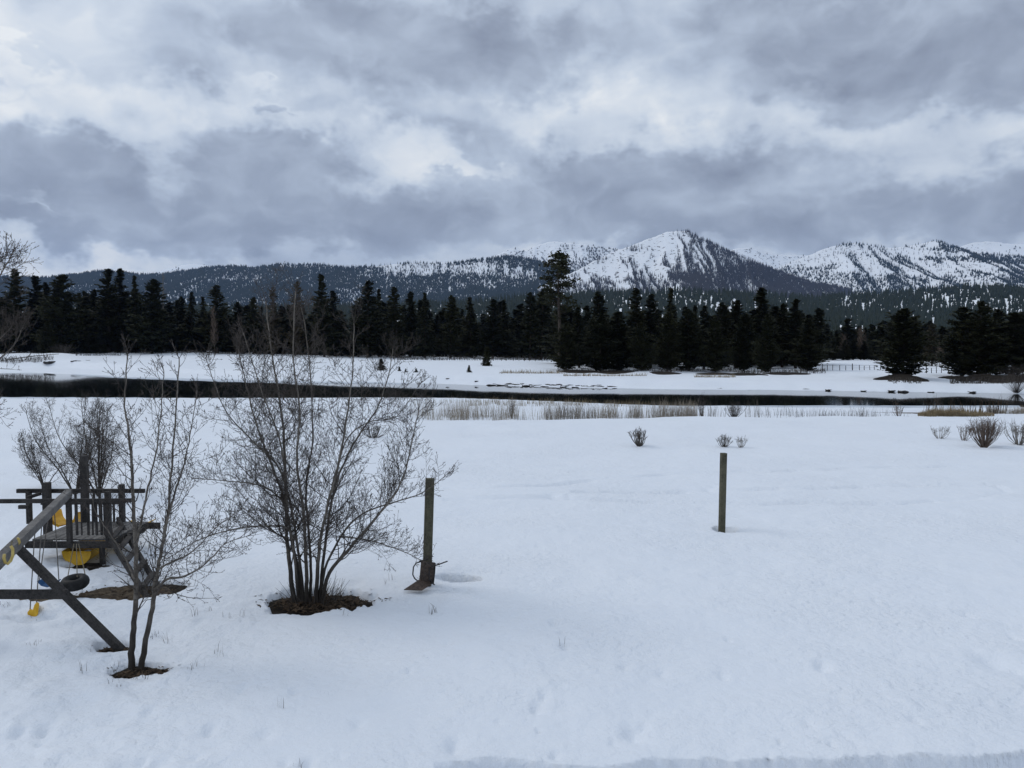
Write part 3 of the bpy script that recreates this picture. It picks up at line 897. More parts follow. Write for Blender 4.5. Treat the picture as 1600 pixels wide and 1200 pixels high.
def bare_crown_mesh(seed, h, R, n=70):
    """leafless broad tree seen far off: trunk, limbs and fine twigs"""
    r = random.Random(seed); tr, tw = MB(), MB()
    tr.tube([(0, 0, -0.4), (0.1, 0, h * 0.35), (0, 0.1, h * 0.7), (0, 0, h)], [h * 0.013, h * 0.010, h * 0.006, 0.01], 5)
    for k in range(n):
        z = h * (0.18 + 0.78 * (k + r.random()) / n); az = r.uniform(0, 6.28); L = R * (1.05 - z / h * 0.75) * r.uniform(.6, 1.1)
        p = Vector((0, 0, z)); d = Vector((math.cos(az), math.sin(az), 0.9)).normalized()
        q = p + d * L * 0.5; e = q + (d + Vector((0, 0, 0.5))).normalized() * L * 0.5
        tw.tube([p, q, e], [0.05, 0.035, 0.012], 3, False)
        for m in range(7):
            s = p.lerp(q, r.random()) if m < 3 else q.lerp(e, r.random())
            d2 = (d + Vector((r.uniform(-1, 1), r.uniform(-1, 1), r.uniform(0, .8)))).normalized()
            tw.tube([s, s + d2 * L * r.uniform(.2, .45)], [0.028, 0.01], 3, False)
    return tw.mesh('crown'), tr.mesh('trunk', True)


def snag_mesh(seed, h):
    r = random.Random(seed); tr, tw = MB(), MB()
    tr.tube([(0, 0, -0.4), (0.08, 0, h * 0.5), (0, 0, h)], [h * 0.011, h * 0.008, 0.03], 6)
    for k in range(70):
        z = h * (0.25 + 0.74 * r.random()); az = r.uniform(0, 6.28); L = (0.35 + 1.7 * (1 - z / h) ** 0.6) * r.uniform(.4, 1.1)
        d = Vector((math.cos(az), math.sin(az), r.uniform(-.35, .25)))
        tw.tube([(0, 0, z), Vector((0, 0, z)) + d * L * .6, Vector((0, 0, z)) + d * L + Vector((0, 0, .12))], [0.045, 0.03, 0.01], 3, False)
        if k % 2: tw.tube([Vector((0, 0, z)) + d * L * .5, Vector((0, 0, z)) + d * L * .5 + Vector((r.uniform(-.4, .4), r.uniform(-.4, .4), -.35))], [0.025, 0.01], 3, False)
    return tw.mesh('crown'), tr.mesh('trunk', True)


def open_pine_mesh(seed, h):
    """old open pine: bare lower trunk, crooked limbs carrying separate pads of needles"""
    r = random.Random(seed); wd = MB(); V, Fq = [], []
    axis = lambda t: Vector((.35 * math.sin(t * 3.0), .2 * math.sin(t * 4 + 1), h * t))
    wd.tube([axis(q / 8) - Vector((0, 0, .5 if q == 0 else 0)) for q in range(9)], [.42 * (1 - q / 8.6) + .03 for q in range(9)], 8)
    for k in range(62):
        t = .38 + .62 * ((k + r.random()) / 62) ** .85
        reach = float(np.interp(t, [.38, .5, .62, .74, .86, .94, 1.0], [2.0, 3.2, 3.9, 3.4, 3.0, 2.4, .6])) * r.uniform(.35, 1.1)
        az = r.uniform(0, 6.28); p = axis(t); up = r.uniform(-.1, .35)
        e = p + Vector((math.cos(az) * reach, math.sin(az) * reach, up * reach))
        wd.tube([p, p.lerp(e, .5) + Vector((0, 0, -.12 * reach)), e], [.07, .05, .02], 4, False)
        dense = 64 if t > .50 else 16
        pr = r.uniform(.45, .95) * (1 if t > .5 else .6)
        for q in range(dense):
            c = p.lerp(e, r.uniform(.55, 1.08)) + Vector((r.gauss(0, pr * .7), r.gauss(0, pr * .7), r.gauss(.1, pr * .36)))
            sl = r.uniform(.34, .66); dv = Vector((r.gauss(0, 1), r.gauss(0, 1), r.gauss(.3, .6))).normalized(); sd = dv.cross(Vector((r.gauss(0, 1), r.gauss(0, 1), r.gauss(0, 1)))).normalized() * sl * .4
            o = len(V); V += [tuple(c - dv * sl * .5), tuple(c + sd), tuple(c + dv * sl * .6), tuple(c - sd)]; Fq.append((o, o + 1, o + 2, o + 3))
    return mesh_np('crown', V, Fq), wd.mesh('trunk', True)


KINDS = {}
for k in range(4): KINDS['spruce', k] = (*conifer_mesh(500 + k, 20, 3.7, 'spruce', 1.15), M['needles'], M['trunk'])
for k in range(5): KINDS['pine', k] = (*conifer_mesh(520 + k, 20, 4.3, 'pine', 1.15), M['needles'], M['trunk'])
for k in range(3): KINDS['round', k] = (*conifer_mesh(540 + k, 15, 5.6, 'pine', 1.9, 0.02), M['needles'], M['trunk'])
KINDS['open', 0] = (*open_pine_mesh(561, 28), M['needles'], M['trunk'])
for k in range(2): KINDS['brown', k] = (*conifer_mesh(570 + k, 15, 3.3, 'pine', 0.8), M['needles_brown'], M['trunk'])
for k in range(2): KINDS['bare', k] = (*bare_crown_mesh(580 + k, 12, 4.0), M['willow'], M['trunk'])
KINDS['snag', 0] = (*snag_mesh(590, 20), M['snag'], M['snag'])
for k in range(3): KINDS['small', k] = (*conifer_mesh(600 + k, 4, 1.35, 'spruce', 3.2, 0.03), M['needles'], M['trunk'])
NATIVE = {'spruce': 20, 'pine': 20, 'round': 15, 'open': 28, 'brown': 15, 'bare': 12, 'snag': 20, 'small': 4}
for (kd, k), (cm, tm, mc, mt_) in KINDS.items():
    cm.materials.append(mc); tm.materials.append(mt_)
NAME = {'spruce': 'spruce_tree', 'pine': 'pine_tree', 'round': 'pine_tree', 'open': 'pine_tree', 'brown': 'conifer_tree', 'bare': 'bare_tree', 'snag': 'dead_tree', 'small': 'young_conifer'}
n_tree = 0


def tree(kind, px, ytop, Y, label, group=None, wide=1.0, cat='tree', base_y=None):
    """a tree standing on the far bank at depth Y with its top at a given height in the view"""
    global n_tree
    k = n_tree % len([1 for q in KINDS if q[0] == kind]); n_tree += 1
    x = (px - 800) / FPX * Y
    z = hb(x, Y) - 0.1
    top = pix(px, ytop, Y).z
    hgt = max(0.8, top - z)
    s = hgt / NATIVE[kind]
    cm, tm = KINDS[kind, k][:2]
    o = empty(NAME[kind], (x, Y, z), label, cat, group, random.uniform(0, 6.28))
    sw = s ** 0.75 * wide * {'pine': 1.5, 'spruce': 1.45, 'round': 1.4}.get(kind, 1.0)
    sw *= random.uniform(.86, 1.18)
    o.scale = (sw, sw * random.uniform(.85, 1.15), s); o.rotation_euler = (random.gauss(0, .018), random.gauss(0, .018), o.rotation_euler.z)
    a = link('trunk', tm, None, o); b = link('crown', cm, None, o)
    return o


ORD = ['first', 'second', 'third', 'fourth', 'fifth', 'sixth', 'seventh', 'eighth', 'ninth', 'tenth', 'eleventh', 'twelfth', 'thirteenth', 'fourteenth', 'fifteenth', 'sixteenth', 'seventeenth', 'eighteenth', 'nineteenth', 'twentieth']
FB = 'conifers along the front of the far bank wood'
# left stretch of the wood
left = [('pine', 28, 422, 290, 1.0), ('pine', 60, 432, 300, 1.0), ('round', 97, 430, 276, 1.0), ('pine', 78, 442, 310, .9), ('spruce', 133, 455, 288, 1.1), ('pine', 150, 453, 292, 1.0), ('pine', 171, 421, 284, 1.0), ('pine', 186, 421, 292, 1.0), ('spruce', 213, 431, 286, .9), ('round', 238, 437, 275, .9),
        ('pine', 285, 464, 292, .9), ('spruce', 300, 457, 285, .9), ('spruce', 320, 464, 290, .9), ('pine', 340, 446, 280, .95), ('pine', 372, 472, 285, 1.0), ('pine', 396, 465, 280, 1.0)]
for k, (kd, px, yt, Y, w) in enumerate(left):
    tree(kd, px, yt, Y, '%s %s, %s from the left edge along the far bank wood' % ({'pine': 'dark', 'round': 'broad dark', 'spruce': 'slim dark'}[kd], {'pine': 'pine', 'round': 'pine', 'spruce': 'spruce'}[kd], ORD[k]), FB, w)
tree('round', 8, 470, 282, 'low broad pine half cut off by the left edge of the photo', FB, 1.0)
tree('round', 75, 505, 268, 'low bushy pine in front of the leftmost trees of the far bank', FB, .9)
tree('snag', 257, 426, 282, 'pale dead tree with bare drooping branches rising above the left wood', None, 1.1)
tree('bare', 336, 480, 272, 'leafless pale tree beside a pine at the gap in the left wood', None, .7)
# middle stretch
tree('brown', 428, 450, 268, 'brownish conifer seen just left of the cottonwood top', FB, 1.0)
tree('brown', 462, 441, 268, 'brownish pointed conifer seen through the cottonwood top', FB, .95)
mid = [('pine', 507, 430, 262, .95), ('pine', 524, 455, 270, 1.0), ('pine', 560, 466, 268, .9), ('pine', 575, 440, 262, .95), ('spruce', 592, 452, 272, 1.0), ('pine', 620, 449, 262, 1.0), ('pine', 641, 456, 270, .9), ('spruce', 664, 458, 260, .85), ('pine', 704, 462, 262, 1.0), ('spruce', 736, 465, 266, 1.0), ('pine', 770, 468, 262, 1.0), ('spruce', 790, 469, 268, 1.0), ('pine', 828, 457, 255, .9), ('pine', 845, 452, 262, 1.0)]
for k, (kd, px, yt, Y, w) in enumerate(mid):
    tree(kd, px, yt, Y, 'dark %s, %s from the cottonwood top towards the tall pine' % ('pine' if kd == 'pine' else 'pointed spruce', ORD[k]), FB, w)
tree('open', 874, 398, 196, 'tallest pine, open crowned with a flat top, rising above the far bank wood', None, 1.0)
# right stretch, nearer the water
right = [('round', 885, 505, 168, .75), ('pine', 905, 480, 178, .9), ('pine', 935, 456, 182, .9), ('round', 938, 492, 166, .8), ('round', 965, 488, 170, .8), ('pine', 995, 451, 184, .9), ('pine', 1016, 460, 186, .9), ('round', 1003, 505, 164, .8), ('spruce', 1046, 450, 184, .9), ('round', 1042, 490, 168, .8), ('round', 1076, 484, 170, .85), ('pine', 1100, 478, 180, .9), ('pine', 1126, 473, 178, .9), ('pine', 1150, 470, 184, .9), ('round', 1118, 496, 165, .8), ('round', 1162, 490, 168, .8), ('pine', 1190, 450, 180, 1.0), ('round', 1196, 492, 160, .75), ('pine', 1222, 475, 182, .9), ('pine', 1243, 468, 176, .95)]
for k, (kd, px, yt, Y, w) in enumerate(right):
    tree(kd, px, yt, Y, '%s, %s right of the tall pine, near the water' % ({'round': 'broad low dark pine', 'pine': 'tall dark pine', 'spruce': 'sharp pointed spruce'}[kd], ORD[k]), FB, w)
tree('round', 1262, 497, 166, 'broad dark pine at the right end of the long wood by the water', FB, .8)
tree('bare', 1345, 512, 255, 'brownish leafless tree in the gap beyond the snow field on the right', None, 1.1)
tree('bare', 1318, 522, 262, 'lower leafless thicket tree left of the brownish tree in the right gap', None, 1.2)
tree('pine', 1375, 505, 240, 'narrow dark conifer just left of the lone round pine on the bank', FB, 1.0)
tree('round', 1411, 484, 131, 'big lone dark pine overhanging the bank between two snow slopes', FB, 1.05)
tree('brown', 1456, 505, 190, 'dull olive conifer just right of the lone round pine', FB, 1.1)
tree('bare', 1468, 535, 180, 'small pale leafless tree between the two dark pine groups on the right', None, .9)
tree('round', 1502, 481, 138, 'dark broad pine, left one of the rightmost group', FB, .85)
tree('round', 1530, 472, 134, 'tallest broad dark pine of the rightmost group', FB, .95)
tree('round', 1557, 484, 136, 'dark broad pine, third of the rightmost group', FB, .85)
tree('round', 1583, 490, 134, 'dark pine standing before the right edge of the photo', FB, 1.0)
tree('round', 1606, 500, 150, 'dark pine half cut off by the right edge of the photo', FB, .8)
# crowded rows behind
BKL = 'dark conifer packed into the shade behind the front trees of the far bank'
BKG = 'conifers crowded behind the front of the far bank wood'
def back_row(x0, x1, step, top, Y0, Y1, w):
    for px in np.arange(x0, x1, step):
        tree(random.choice(['pine', 'spruce', 'pine']), px + random.uniform(-6, 6), top(px) + random.uniform(-12, 14), random.uniform(Y0, Y1), BKL, BKG, w * random.uniform(.9, 1.2))
back_row(-70, 870, 13.0, lambda p: float(np.interp(p, [0, 120, 260, 300, 420, 500, 860], [470, 462, 462, 488, 486, 478, 482])), 298, 335, 1.25)
back_row(-70, 870, 17.0, lambda p: 502, 285, 300, 1.2)
back_row(880, 1285, 12.5, lambda p: 488, 190, 225, 1.3)
back_row(1275, 1490, 9.0, lambda p: 506, 262, 330, 1.35)
back_row(1280, 1480, 12.0, lambda p: 528, 250, 262, 1.3)
back_row(-60, 860, 22, lambda p: 518, 276, 286, 1.25)
back_row(1478, 1700, 13.0, lambda p: 498, 180, 230, 1.25)
# the wood goes on behind in one mass
wn_ = 9500
wy = rng.uniform(345, 1250, wn_); wu = rng.uniform(-0.95, 0.95, wn_)
wp = np.stack([wu * wy, wy, look(GB, wu * wy, wy) - .5], axis=1)
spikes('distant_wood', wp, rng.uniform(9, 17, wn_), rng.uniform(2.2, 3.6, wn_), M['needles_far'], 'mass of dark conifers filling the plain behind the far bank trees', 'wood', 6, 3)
# thicket under the trees: low leafless scrub
# young conifers on the snow in front of the wood
YG = 'young conifers on the snow across the river'
for (px, yt, yb, lab, w) in [(596, 561, 579, 'bushy young conifer on far snow right of the cottonwood twigs', 1.5), (760, 543, 572, 'largest young conifer standing at the far fence', 1.1), (733, 571, 582, 'small young conifer left of the one at the fence', 1.0), (624, 573, 580, 'small dark conifer right of the bushy one on far snow', 1.2), (634, 576, 582, 'tiny conifer between two small dark conifers on far snow', 1.0), (650, 576, 582, 'small spreading conifer, rightmost of the tiny three on far snow', 1.4)]:
    # find depth where the bank is seen at that pixel row
    Y = 140.0
    for q in np.arange(128, 275, 1.0):
        x_ = (px - 800) / FPX * q
        _, yy = project(np.array([[x_, q, hb(x_, q)]]))
        if yy[0] <= yb: Y = float(q); break
    tree('small', px, yt, Y, lab, YG, w)


def seen_depth(px, py, lo=105.0, hi=320.0, step=1.0):
    """first depth along a bearing at which the ground is seen at pixel row py"""
    q = np.arange(lo, hi, step); xs = (px - 800) / FPX * q
    P = np.stack([xs, q, look(GB, xs, q)], axis=1)
    _, yy = project(P)
    hit = np.where(yy <= py)[0]
    return float(q[hit[0]]) if len(hit) else float(hi)


# ------------------------------------------------------------------ fence across the river
fpm = MB(); fpm.tube([(0, 0, -0.4), (0, 0, 1.25)], [0.07, 0.06], 6); fence_post_mesh = fpm.mesh('post')
fence_post_mesh.materials.append(M['timber'])


def fence(x0, x1, row, label, gaps=9.5):
    pts = []
    px = x0
    while px < x1:
        Y = seen_depth(px, row(px), 125, 290, 0.5)
        x = (px - 800) / FPX * Y
        pts.append(Vector((x, Y, hb(x, Y)))); px += gaps * random.uniform(.75, 1.3)
    root = empty('wire_fence', pts[0], label, 'fence')
    for k, p in enumerate(pts):
        o = link('post', fence_post_mesh, None, root); o.location = p - pts[0]
        o.rotation_euler = (random.uniform(-.05, .05), random.uniform(-.06, .06), random.uniform(0, 3)); o.scale = (1, 1, random.uniform(.75, 1.1))
        if k % 5 == 0: o.scale = (1.5, 1.5, 1.15)
    for hgt in (0.5, 0.95):
        w = MB(); w.tube([p - pts[0] + Vector((0, 0, hgt)) for p in pts], 0.012, 3, False); w.build('wire', M['iron'], root)


fence(615, 872, lambda x: 561.5 + (x - 615) * 0.014, 'wire fence with dark posts along the snow before the middle wood')
fence(1285, 1378, lambda x: 579 - (x - 1285) * 0.01, 'wire fence with thin posts across the snowy gap left of the lone pine', 9)
fence(1448, 1486, lambda x: 583, 'short run of fence posts right of the lone pine', 9)

# ------------------------------------------------------------------ rocks along the far bank
def rock_mesh(seed):
    r = np.random.default_rng(seed)
    v, f = [], []
    n1, n2 = 6, 9
    for i in range(n1 + 1):
        for j in range(n2):
            a, b = math.pi * i / n1, 2 * math.pi * j / n2
            k = 0.75 + 0.5 * r.random()
            v.append((math.sin(a) * math.cos(b) * k, math.sin(a) * math.sin(b) * k, math.cos(a) * 0.62 * k))
    for i in range(n1):
        for j in range(n2):
            j2 = (j + 1) % n2; f.append((i * n2 + j, (i + 1) * n2 + j, (i + 1) * n2 + j2, i * n2 + j2))
    me = mesh_np('rock', v, f); me.materials.append(M['rock']); return me


RM = [rock_mesh(k) for k in range(5)]


def rock(px, py, s, label, group, lo=100, flat=0.7):
    Y = seen_depth(px, py, lo, 300, 0.25); x = (px - 800) / FPX * Y
    o = link('rock', random.choice(RM), None); o.location = (x, Y, hb(x, Y) - s * 0.1 if hb(x, Y) > WATER_Z else WATER_Z)
    o.scale = (s * random.uniform(1, 1.7), s, s * flat); o.rotation_euler = (0, 0, random.uniform(-.5, .5))
    tag(o, label, 'rock', group)


for k in range(40):
    px = 770 + 195 * k / 40 + random.uniform(-3, 3)
    rock(px, fwl(px) - random.uniform(0.2, 4.2), random.uniform(.30, .62), 'dark wet stone in the row edging the far bank below the tall pine', 'stones edging the far bank below the tall pine')
for (px, py, s) in [(1295, 609.5, .5), (1350, 611, .4), (1412, 612, .7), (1456, 614, .45), (1520, 613, .5), (1394, 611, .5), (1260, 608, .35), (700, 592, .35), (745, 596, .4), (1125, 607, .3)]:
    rock(px, py, s, 'dark stone lying singly at the water line of the far bank', 'single stones at the far water line')
for (px, py, s, lab) in [(80, 566, 1.5, 'dark boulder beside the driftwood at the far left shore'), (119, 564, .9, 'dark flat stone, left one on the snowy mound at far left'), (138, 563, .6, 'small dark stone just right of the flat stone on the left mound'), (205, 560, .5, 'little stone on the snow right of the left mound')]:
    rock(px, py, s, lab, None, 190)

# driftwood heap on the left shore
Yd = 243.0
for k, (a, b, c, d, r_, lab) in enumerate([(-10, 572, 62, 558, .28, 'long pale driftwood log, upper one at the far left shore'), (-5, 575, 70, 567, .24, 'lower driftwood log on the ice at the far left shore'), (10, 562, 92, 553, .2, 'slim driftwood pole reaching to the snowy mound'), (30, 574, 52, 548, .16, 'steep driftwood branch sticking up at the far left shore')]):
    p, q = pix(a, b, Yd - k), pix(c, d, Yd + 2 - k)
    m = MB(); m.tube([p, p.lerp(q, .5) + Vector((0, 0, .2)), q], [r_, r_ * .8, r_ * .4], 6)
    o = m.build('driftwood_log', M['trunk' if k % 2 else 'snag']); tag(o, lab, 'log')

# dark scrub thickets under the far trees
def thicket(name, x0, x1, rowb, hgt, n, mat, label, lo, hi, spread=8, cat='scrub', blade=0.03):
    V, Fq = [], []
    cols = np.linspace(x0, x1, 24); dep = [seen_depth(c, rowb(c), lo, hi, 1.0) for c in cols]
    for k in range(n):
        px = random.uniform(x0, x1)
        Y = float(np.interp(px, cols, dep)) + spread * random.random() ** 1.3; x = (px - 800) / FPX * Y; z = hb(x, Y)
        h = hgt * (.18 + .9 * random.random() ** 3); lx, ly = random.uniform(-.45, .45) * h, random.uniform(-.3, .3) * h
        a = random.uniform(0, 3.14); dx, dy = math.cos(a) * blade, math.sin(a) * blade
        o = len(V); V += [(x - dx, Y - dy, z - .05), (x + dx, Y + dy, z - .05), (x + lx * .5 + dx * .7, Y + ly * .5 + dy * .7, z + h * .6), (x + lx, Y + ly, z + h)]
        Fq += [(o, o + 1, o + 2), (o, o + 2, o + 3)]
    return tag(link(name, mesh_np(name, V, Fq), mat), label, cat, kind='stuff')


def earth_bank(px, py, rx, ry, hgt, seed, lo=112):
    """dark needle-covered earth melted free under a pine"""
    Y = seen_depth(px, py, lo, 220, .5); x0 = (px - 800) / FPX * Y
    n1, n2 = 10, 36; a_, r_ = np.meshgrid(np.linspace(0, 2 * math.pi, n2, endpoint=False), np.linspace(0, 1, n1 + 1))
    q = r_ * (1 + .22 * fbm(np.cos(a_) * 2 + seed, np.sin(a_) * 2, seed, 3))
    X, Yy = x0 + rx * q * np.cos(a_), Y + ry * q * np.sin(a_)
    Z = look(GB, X, Yy) + hgt * (1 - r_ ** 2) * (.7 + .6 * fbm(X / 1.5, Yy / 1.5, seed)) - .25 * sstep(.9, 1, r_) + .02
    f = [(i * n2 + j, (i + 1) * n2 + j, (i + 1) * n2 + (j + 1) % n2, i * n2 + (j + 1) % n2) for i in range(n1) for j in range(n2)]
    tag(link('bare_earth', mesh_np('bare_earth', np.stack([X.ravel(), Yy.ravel(), Z.ravel()], 1), f, True), M['soil']), kind='structure')


for k, e in enumerate([(905, 581, 5.0, 5, .35), (960, 582, 4.5, 5, .35), (1040, 583, 3.5, 5, .3), (1115, 584, 4.0, 5, .3), (1165, 585, 4.5, 5, .35), (1230, 584, 4.5, 6, .3), (1411, 592, 4.2, 4.0, .9), (1502, 592, 3.4, 3.2, .6), (1532, 593, 4.4, 3.6, .9), (1580, 594, 4.4, 3.6, .9)]): earth_bank(*e, 900 + k, 118)
thicket('undergrowth', 870, 1290, lambda x: 581 + (3 if x > 1150 else 0), .9, 2600, M['bark_dark'], 'dark undergrowth on the bank beneath the right wood', 130, 175, 14, blade=.05)
thicket('undergrowth', 1388, 1440, lambda x: 600, .8, 420, M['bark_dark'], 'dark roots and scrub beneath the lone round pine', 118, 150, 9, blade=.05)
thicket('undergrowth', 1485, 1610, lambda x: 600, 1.0, 1300, M['bark_dark'], 'dark scrub under the rightmost pines at the water', 115, 150, 12, blade=.05)
thicket('undergrowth', 0, 620, lambda x: 552, 1.5, 3000, M['bark_dark'], 'dark undergrowth along the foot of the left wood', 262, 300, 25, blade=.07)
thicket('undergrowth', 620, 880, lambda x: 563, 1.5, 1400, M['bark_dark'], 'dark undergrowth along the foot of the middle wood behind the fence', 238, 290, 18, blade=.07)
thicket('shore_scrub', -20, 84, lambda x: 568, 2.2, 700, M['bark_dark'], 'dark tangled scrub around the driftwood at the far left shore', 200, 270, 7, blade=.05)
thicket('shore_scrub', 118, 190, lambda x: 556, 1.2, 420, M['bark_dark'], 'dark scrub in the hollow right of the snowy mound at far left', 220, 290, 6, blade=.05)
thicket('dry_grass', 780, 880, lambda x: 584, .8, 900, M['grass'], 'pale dry grass on the far snow left of the right wood', 130, 190, 5, 'grass')
thicket('dry_grass', 880, 1010, lambda x: 588, .7, 900, M['grass'], 'pale dry grass fringing the bank below the tall pine', 125, 170, 3, 'grass')
thicket('dry_grass', 1085, 1150, lambda x: 590, .8, 600, M['grass'], 'tan dry grass at the foot of the right wood', 122, 170, 4, 'grass')

# ------------------------------------------------------------------ reeds and willow shoots on the near bank
def stalks(name, spots, mat, label, cat='reeds', w=0.012, lean=.18):
    V, Fq = [], []
    for (x, y, z, h) in spots:
        lx, ly = random.gauss(0, lean) * h, random.gauss(0, lean * .7) * h
        a = random.uniform(0, 3.14); dx, dy = math.cos(a) * w, math.sin(a) * w
        o = len(V)
        V += [(x - dx, y - dy, z - .05), (x + dx, y + dy, z - .05), (x, y + w, z - .05),
              (x + lx * .35 - dx * .7, y + ly * .35 - dy * .7, z + h * .55), (x + lx * .35 + dx * .7, y + ly * .35 + dy * .7, z + h * .55), (x + lx * .35, y + ly * .35 + w, z + h * .55), (x + lx, y + ly, z + h)]
        Fq += [(o, o + 1, o + 4), (o, o + 4, o + 3), (o + 1, o + 2, o + 5), (o + 1, o + 5, o + 4), (o + 2, o, o + 3), (o + 2, o + 3, o + 5), (o + 3, o + 4, o + 6), (o + 4, o + 5, o + 6), (o + 5, o + 3, o + 6)]
    return tag(link(name, mesh_np(name, V, Fq), mat), label, cat, kind='stuff')


def band(x0, x1, Y0, Y1, n, h, clump=0.5, seed=1, keepf=None):
    s = []
    while len(s) < n:
        px = random.uniform(x0, x1); Y = random.uniform(Y0, Y1); x = (px - 800) / FPX * Y
        c = float(vnoise(np.array(x / 1.1), np.array(Y / 2.0), seed))
        if c < clump and random.random() < .88: continue
        if keepf and random.random() > keepf(px): continue
        s.append((x, Y, hb(x, Y), h * random.uniform(.45, 1.1) * (.6 + .6 * c)))
    return s


thin = lambda px: float(np.interp(px, [620, 660, 690, 840, 900, 1080, 1180, 1300, 1420], [.15, .35, 1, .9, 1, .9, .5, .22, .1]))
stalks('reeds', band(640, 1090, 62, 69, 2300, 1.75, .45, 81, thin), M['reed'], 'band of pale leafless reeds and shoots along the edge of the snow field')
stalks('willow_shoots', band(850, 1190, 61, 68, 750, 1.6, .58, 82, thin), M['twig_grey'], 'dark bushy shoots mixed among the reeds left of the thin post')
stalks('willow_shoots', band(1180, 1430, 62, 72, 420, 1.0, .5, 83), M['twig'], 'thin low shoots scattered right of the reed band')
stalks('bank_grass', band(640, 1090, 84, 93, 1500, .75, .5, 84, lambda p: float(np.interp(p, [640, 760, 900, 1090], [.3, 1, 1, .5]))), M['grass'], 'brown dry grass hanging at the near edge of the river', 'grass')
stalks('reed_bed', [(x, y, z, h * max(.25, 1 - abs(((800 + FPX * x / y) - 1492) / 62) ** 3) * random.uniform(.5, 1.2)) for (x, y, z, h) in band(1436, 1556, 70, 73, 2600, .85, .05, 85)], M['grass'], 'dense tan reed bed on the right before the frozen strip', w=.02, lean=.1)
stalks('reed_bed', band(1545, 1610, 74, 78, 700, .8, .3, 86), M['reed'], 'low sparse reeds at the right edge behind the red willow')
stalks('cattails', band(1445, 1575, 73.5, 75, 90, 1.8, .2, 87), M['litter'], 'dark seed headed stalks standing above the tan reed bed', w=.028)

# ------------------------------------------------------------------ leafless bushes
def bush(px, py, wpx, hpx, n, mat, label, group=None, seed=0, upright=.5, thick=.014, levels=2):
    r = random.Random(seed + int(px))
    p = G(px, py); d = p.y
    R = wpx * d / FPX / 2; H = hpx * d / FPX
    root = empty('leafless_bush', p - Vector((0, 0, .04)), label, 'bush', group)
    st, tw = MB(), MB()
    for k in range(n):
        az = r.uniform(0, 6.28); out = R * r.uniform(.15, 1.0); h = H * r.uniform(.55, 1.0) * (1.0 - .35 * (out / R) ** 2 * (1 - upright))
        b0 = Vector((math.cos(az) * R * .14 * r.random(), math.sin(az) * R * .14 * r.random(), -.05))
        e = Vector((math.cos(az) * out, math.sin(az) * out, h))
        c = b0.lerp(e, .45) + Vector((math.cos(az), math.sin(az), 0)) * out * .16 + Vector((r.uniform(-1, 1), r.uniform(-1, 1), 0)) * R * .06
        st.tube([b0, c, b0.lerp(e, .75) + Vector((math.cos(az), math.sin(az), 0)) * out * .08, e], [thick, thick * .75, thick * .5, thick * .2], 4, False)
        for m in range(5 * levels):
            f = r.uniform(.3, .95); s = c.lerp(e, f)
            dv = (Vector((r.uniform(-1, 1), r.uniform(-1, 1), r.uniform(.1, 1.1)))).normalized()
            L = H * r.uniform(.10, .26)
            q = s + dv * L * .55
            tw.tube([s, q, q + (dv + Vector((0, 0, .6))).normalized() * L * .45], [thick * .42, thick * .32, thick * .15], 3, False)
    tag(st.build('stems', mat, root), kind='stuff'); tag(tw.build('twigs', mat, root), kind='stuff')
    return root


bush(999, 697, 40, 30, 26, M['bark_dark'], 'small dark leafless bush alone on snow left of the thin post', thick=.02)
bush(1131, 698, 28, 22, 22, M['bark_dark'], 'low dark bush just behind the thin post, left of a pair', upright=.8, thick=.014)
bush(1157, 699, 20, 21, 14, M['twig_grey'], 'low paler bush, right one of the pair behind the thin post', upright=.9, thick=.012)
bush(1538, 698, 52, 48, 95, M['willow'], 'dense reddish willow bush on the snow near the right edge', upright=.6, thick=.014)
bush(1468, 685, 40, 24, 16, M['twig_grey'], 'thin grey bush at the left of the right hand bushes', upright=.5, thick=.012)
bush(1506, 688, 44, 24, 22, M['willow'], 'thin brownish bush touching the reddish willow on its left', upright=.8, thick=.010)
bush(1592, 695, 46, 42, 34, M['twig_grey'], 'grey twiggy bush cut by the right edge of the photo', upright=.3, thick=.016)
bush(583, 684, 60, 26, 40, M['bark_dark'], 'low dark bush behind the cottonwood on its right side', upright=.2, thick=.014)
# shrubs down on the flood plain
def far_bush(px, Y, wpx, hpx, n, mat, label, **k):
    x = (px - 800) / FPX * Y; z = hb(x, Y)
    _, py = project(np.array([[x, Y, z]]))
    o = bush(px, 700, 10, 10, 1, mat, label)
    for c in list(o.children): bpy.data.objects.remove(c)
    r = random.Random(int(px)); R = wpx * Y / FPX / 2; H = hpx * Y / FPX
    o.location = (x, Y, z - .05)
    st, tw = MB(), MB(); th_ = k.get('thick', .02)
    for q in range(n):
        az = r.uniform(0, 6.28); out = R * r.uniform(.1, 1); h = H * r.uniform(.5, 1)
        e = Vector((math.cos(az) * out, math.sin(az) * out, h)); b0 = e * .05; b0.z = -.1
        c = b0.lerp(e, .5) + Vector((math.cos(az), math.sin(az), -.1)) * out * .15
        st.tube([b0, c, e], [th_, th_ * .7, th_ * .25], 3, False)
        for m in range(6):
            s = c.lerp(e, r.random()); dv = Vector((r.uniform(-1, 1), r.uniform(-1, 1), r.uniform(0, 1.2))).normalized()
            tw.tube([s, s + dv * H * r.uniform(.1, .25)], [th_ * .45, th_ * .2], 3, False)
    tag(st.build('stems', mat, o), kind='stuff'); tag(tw.build('twigs', mat, o), kind='stuff')


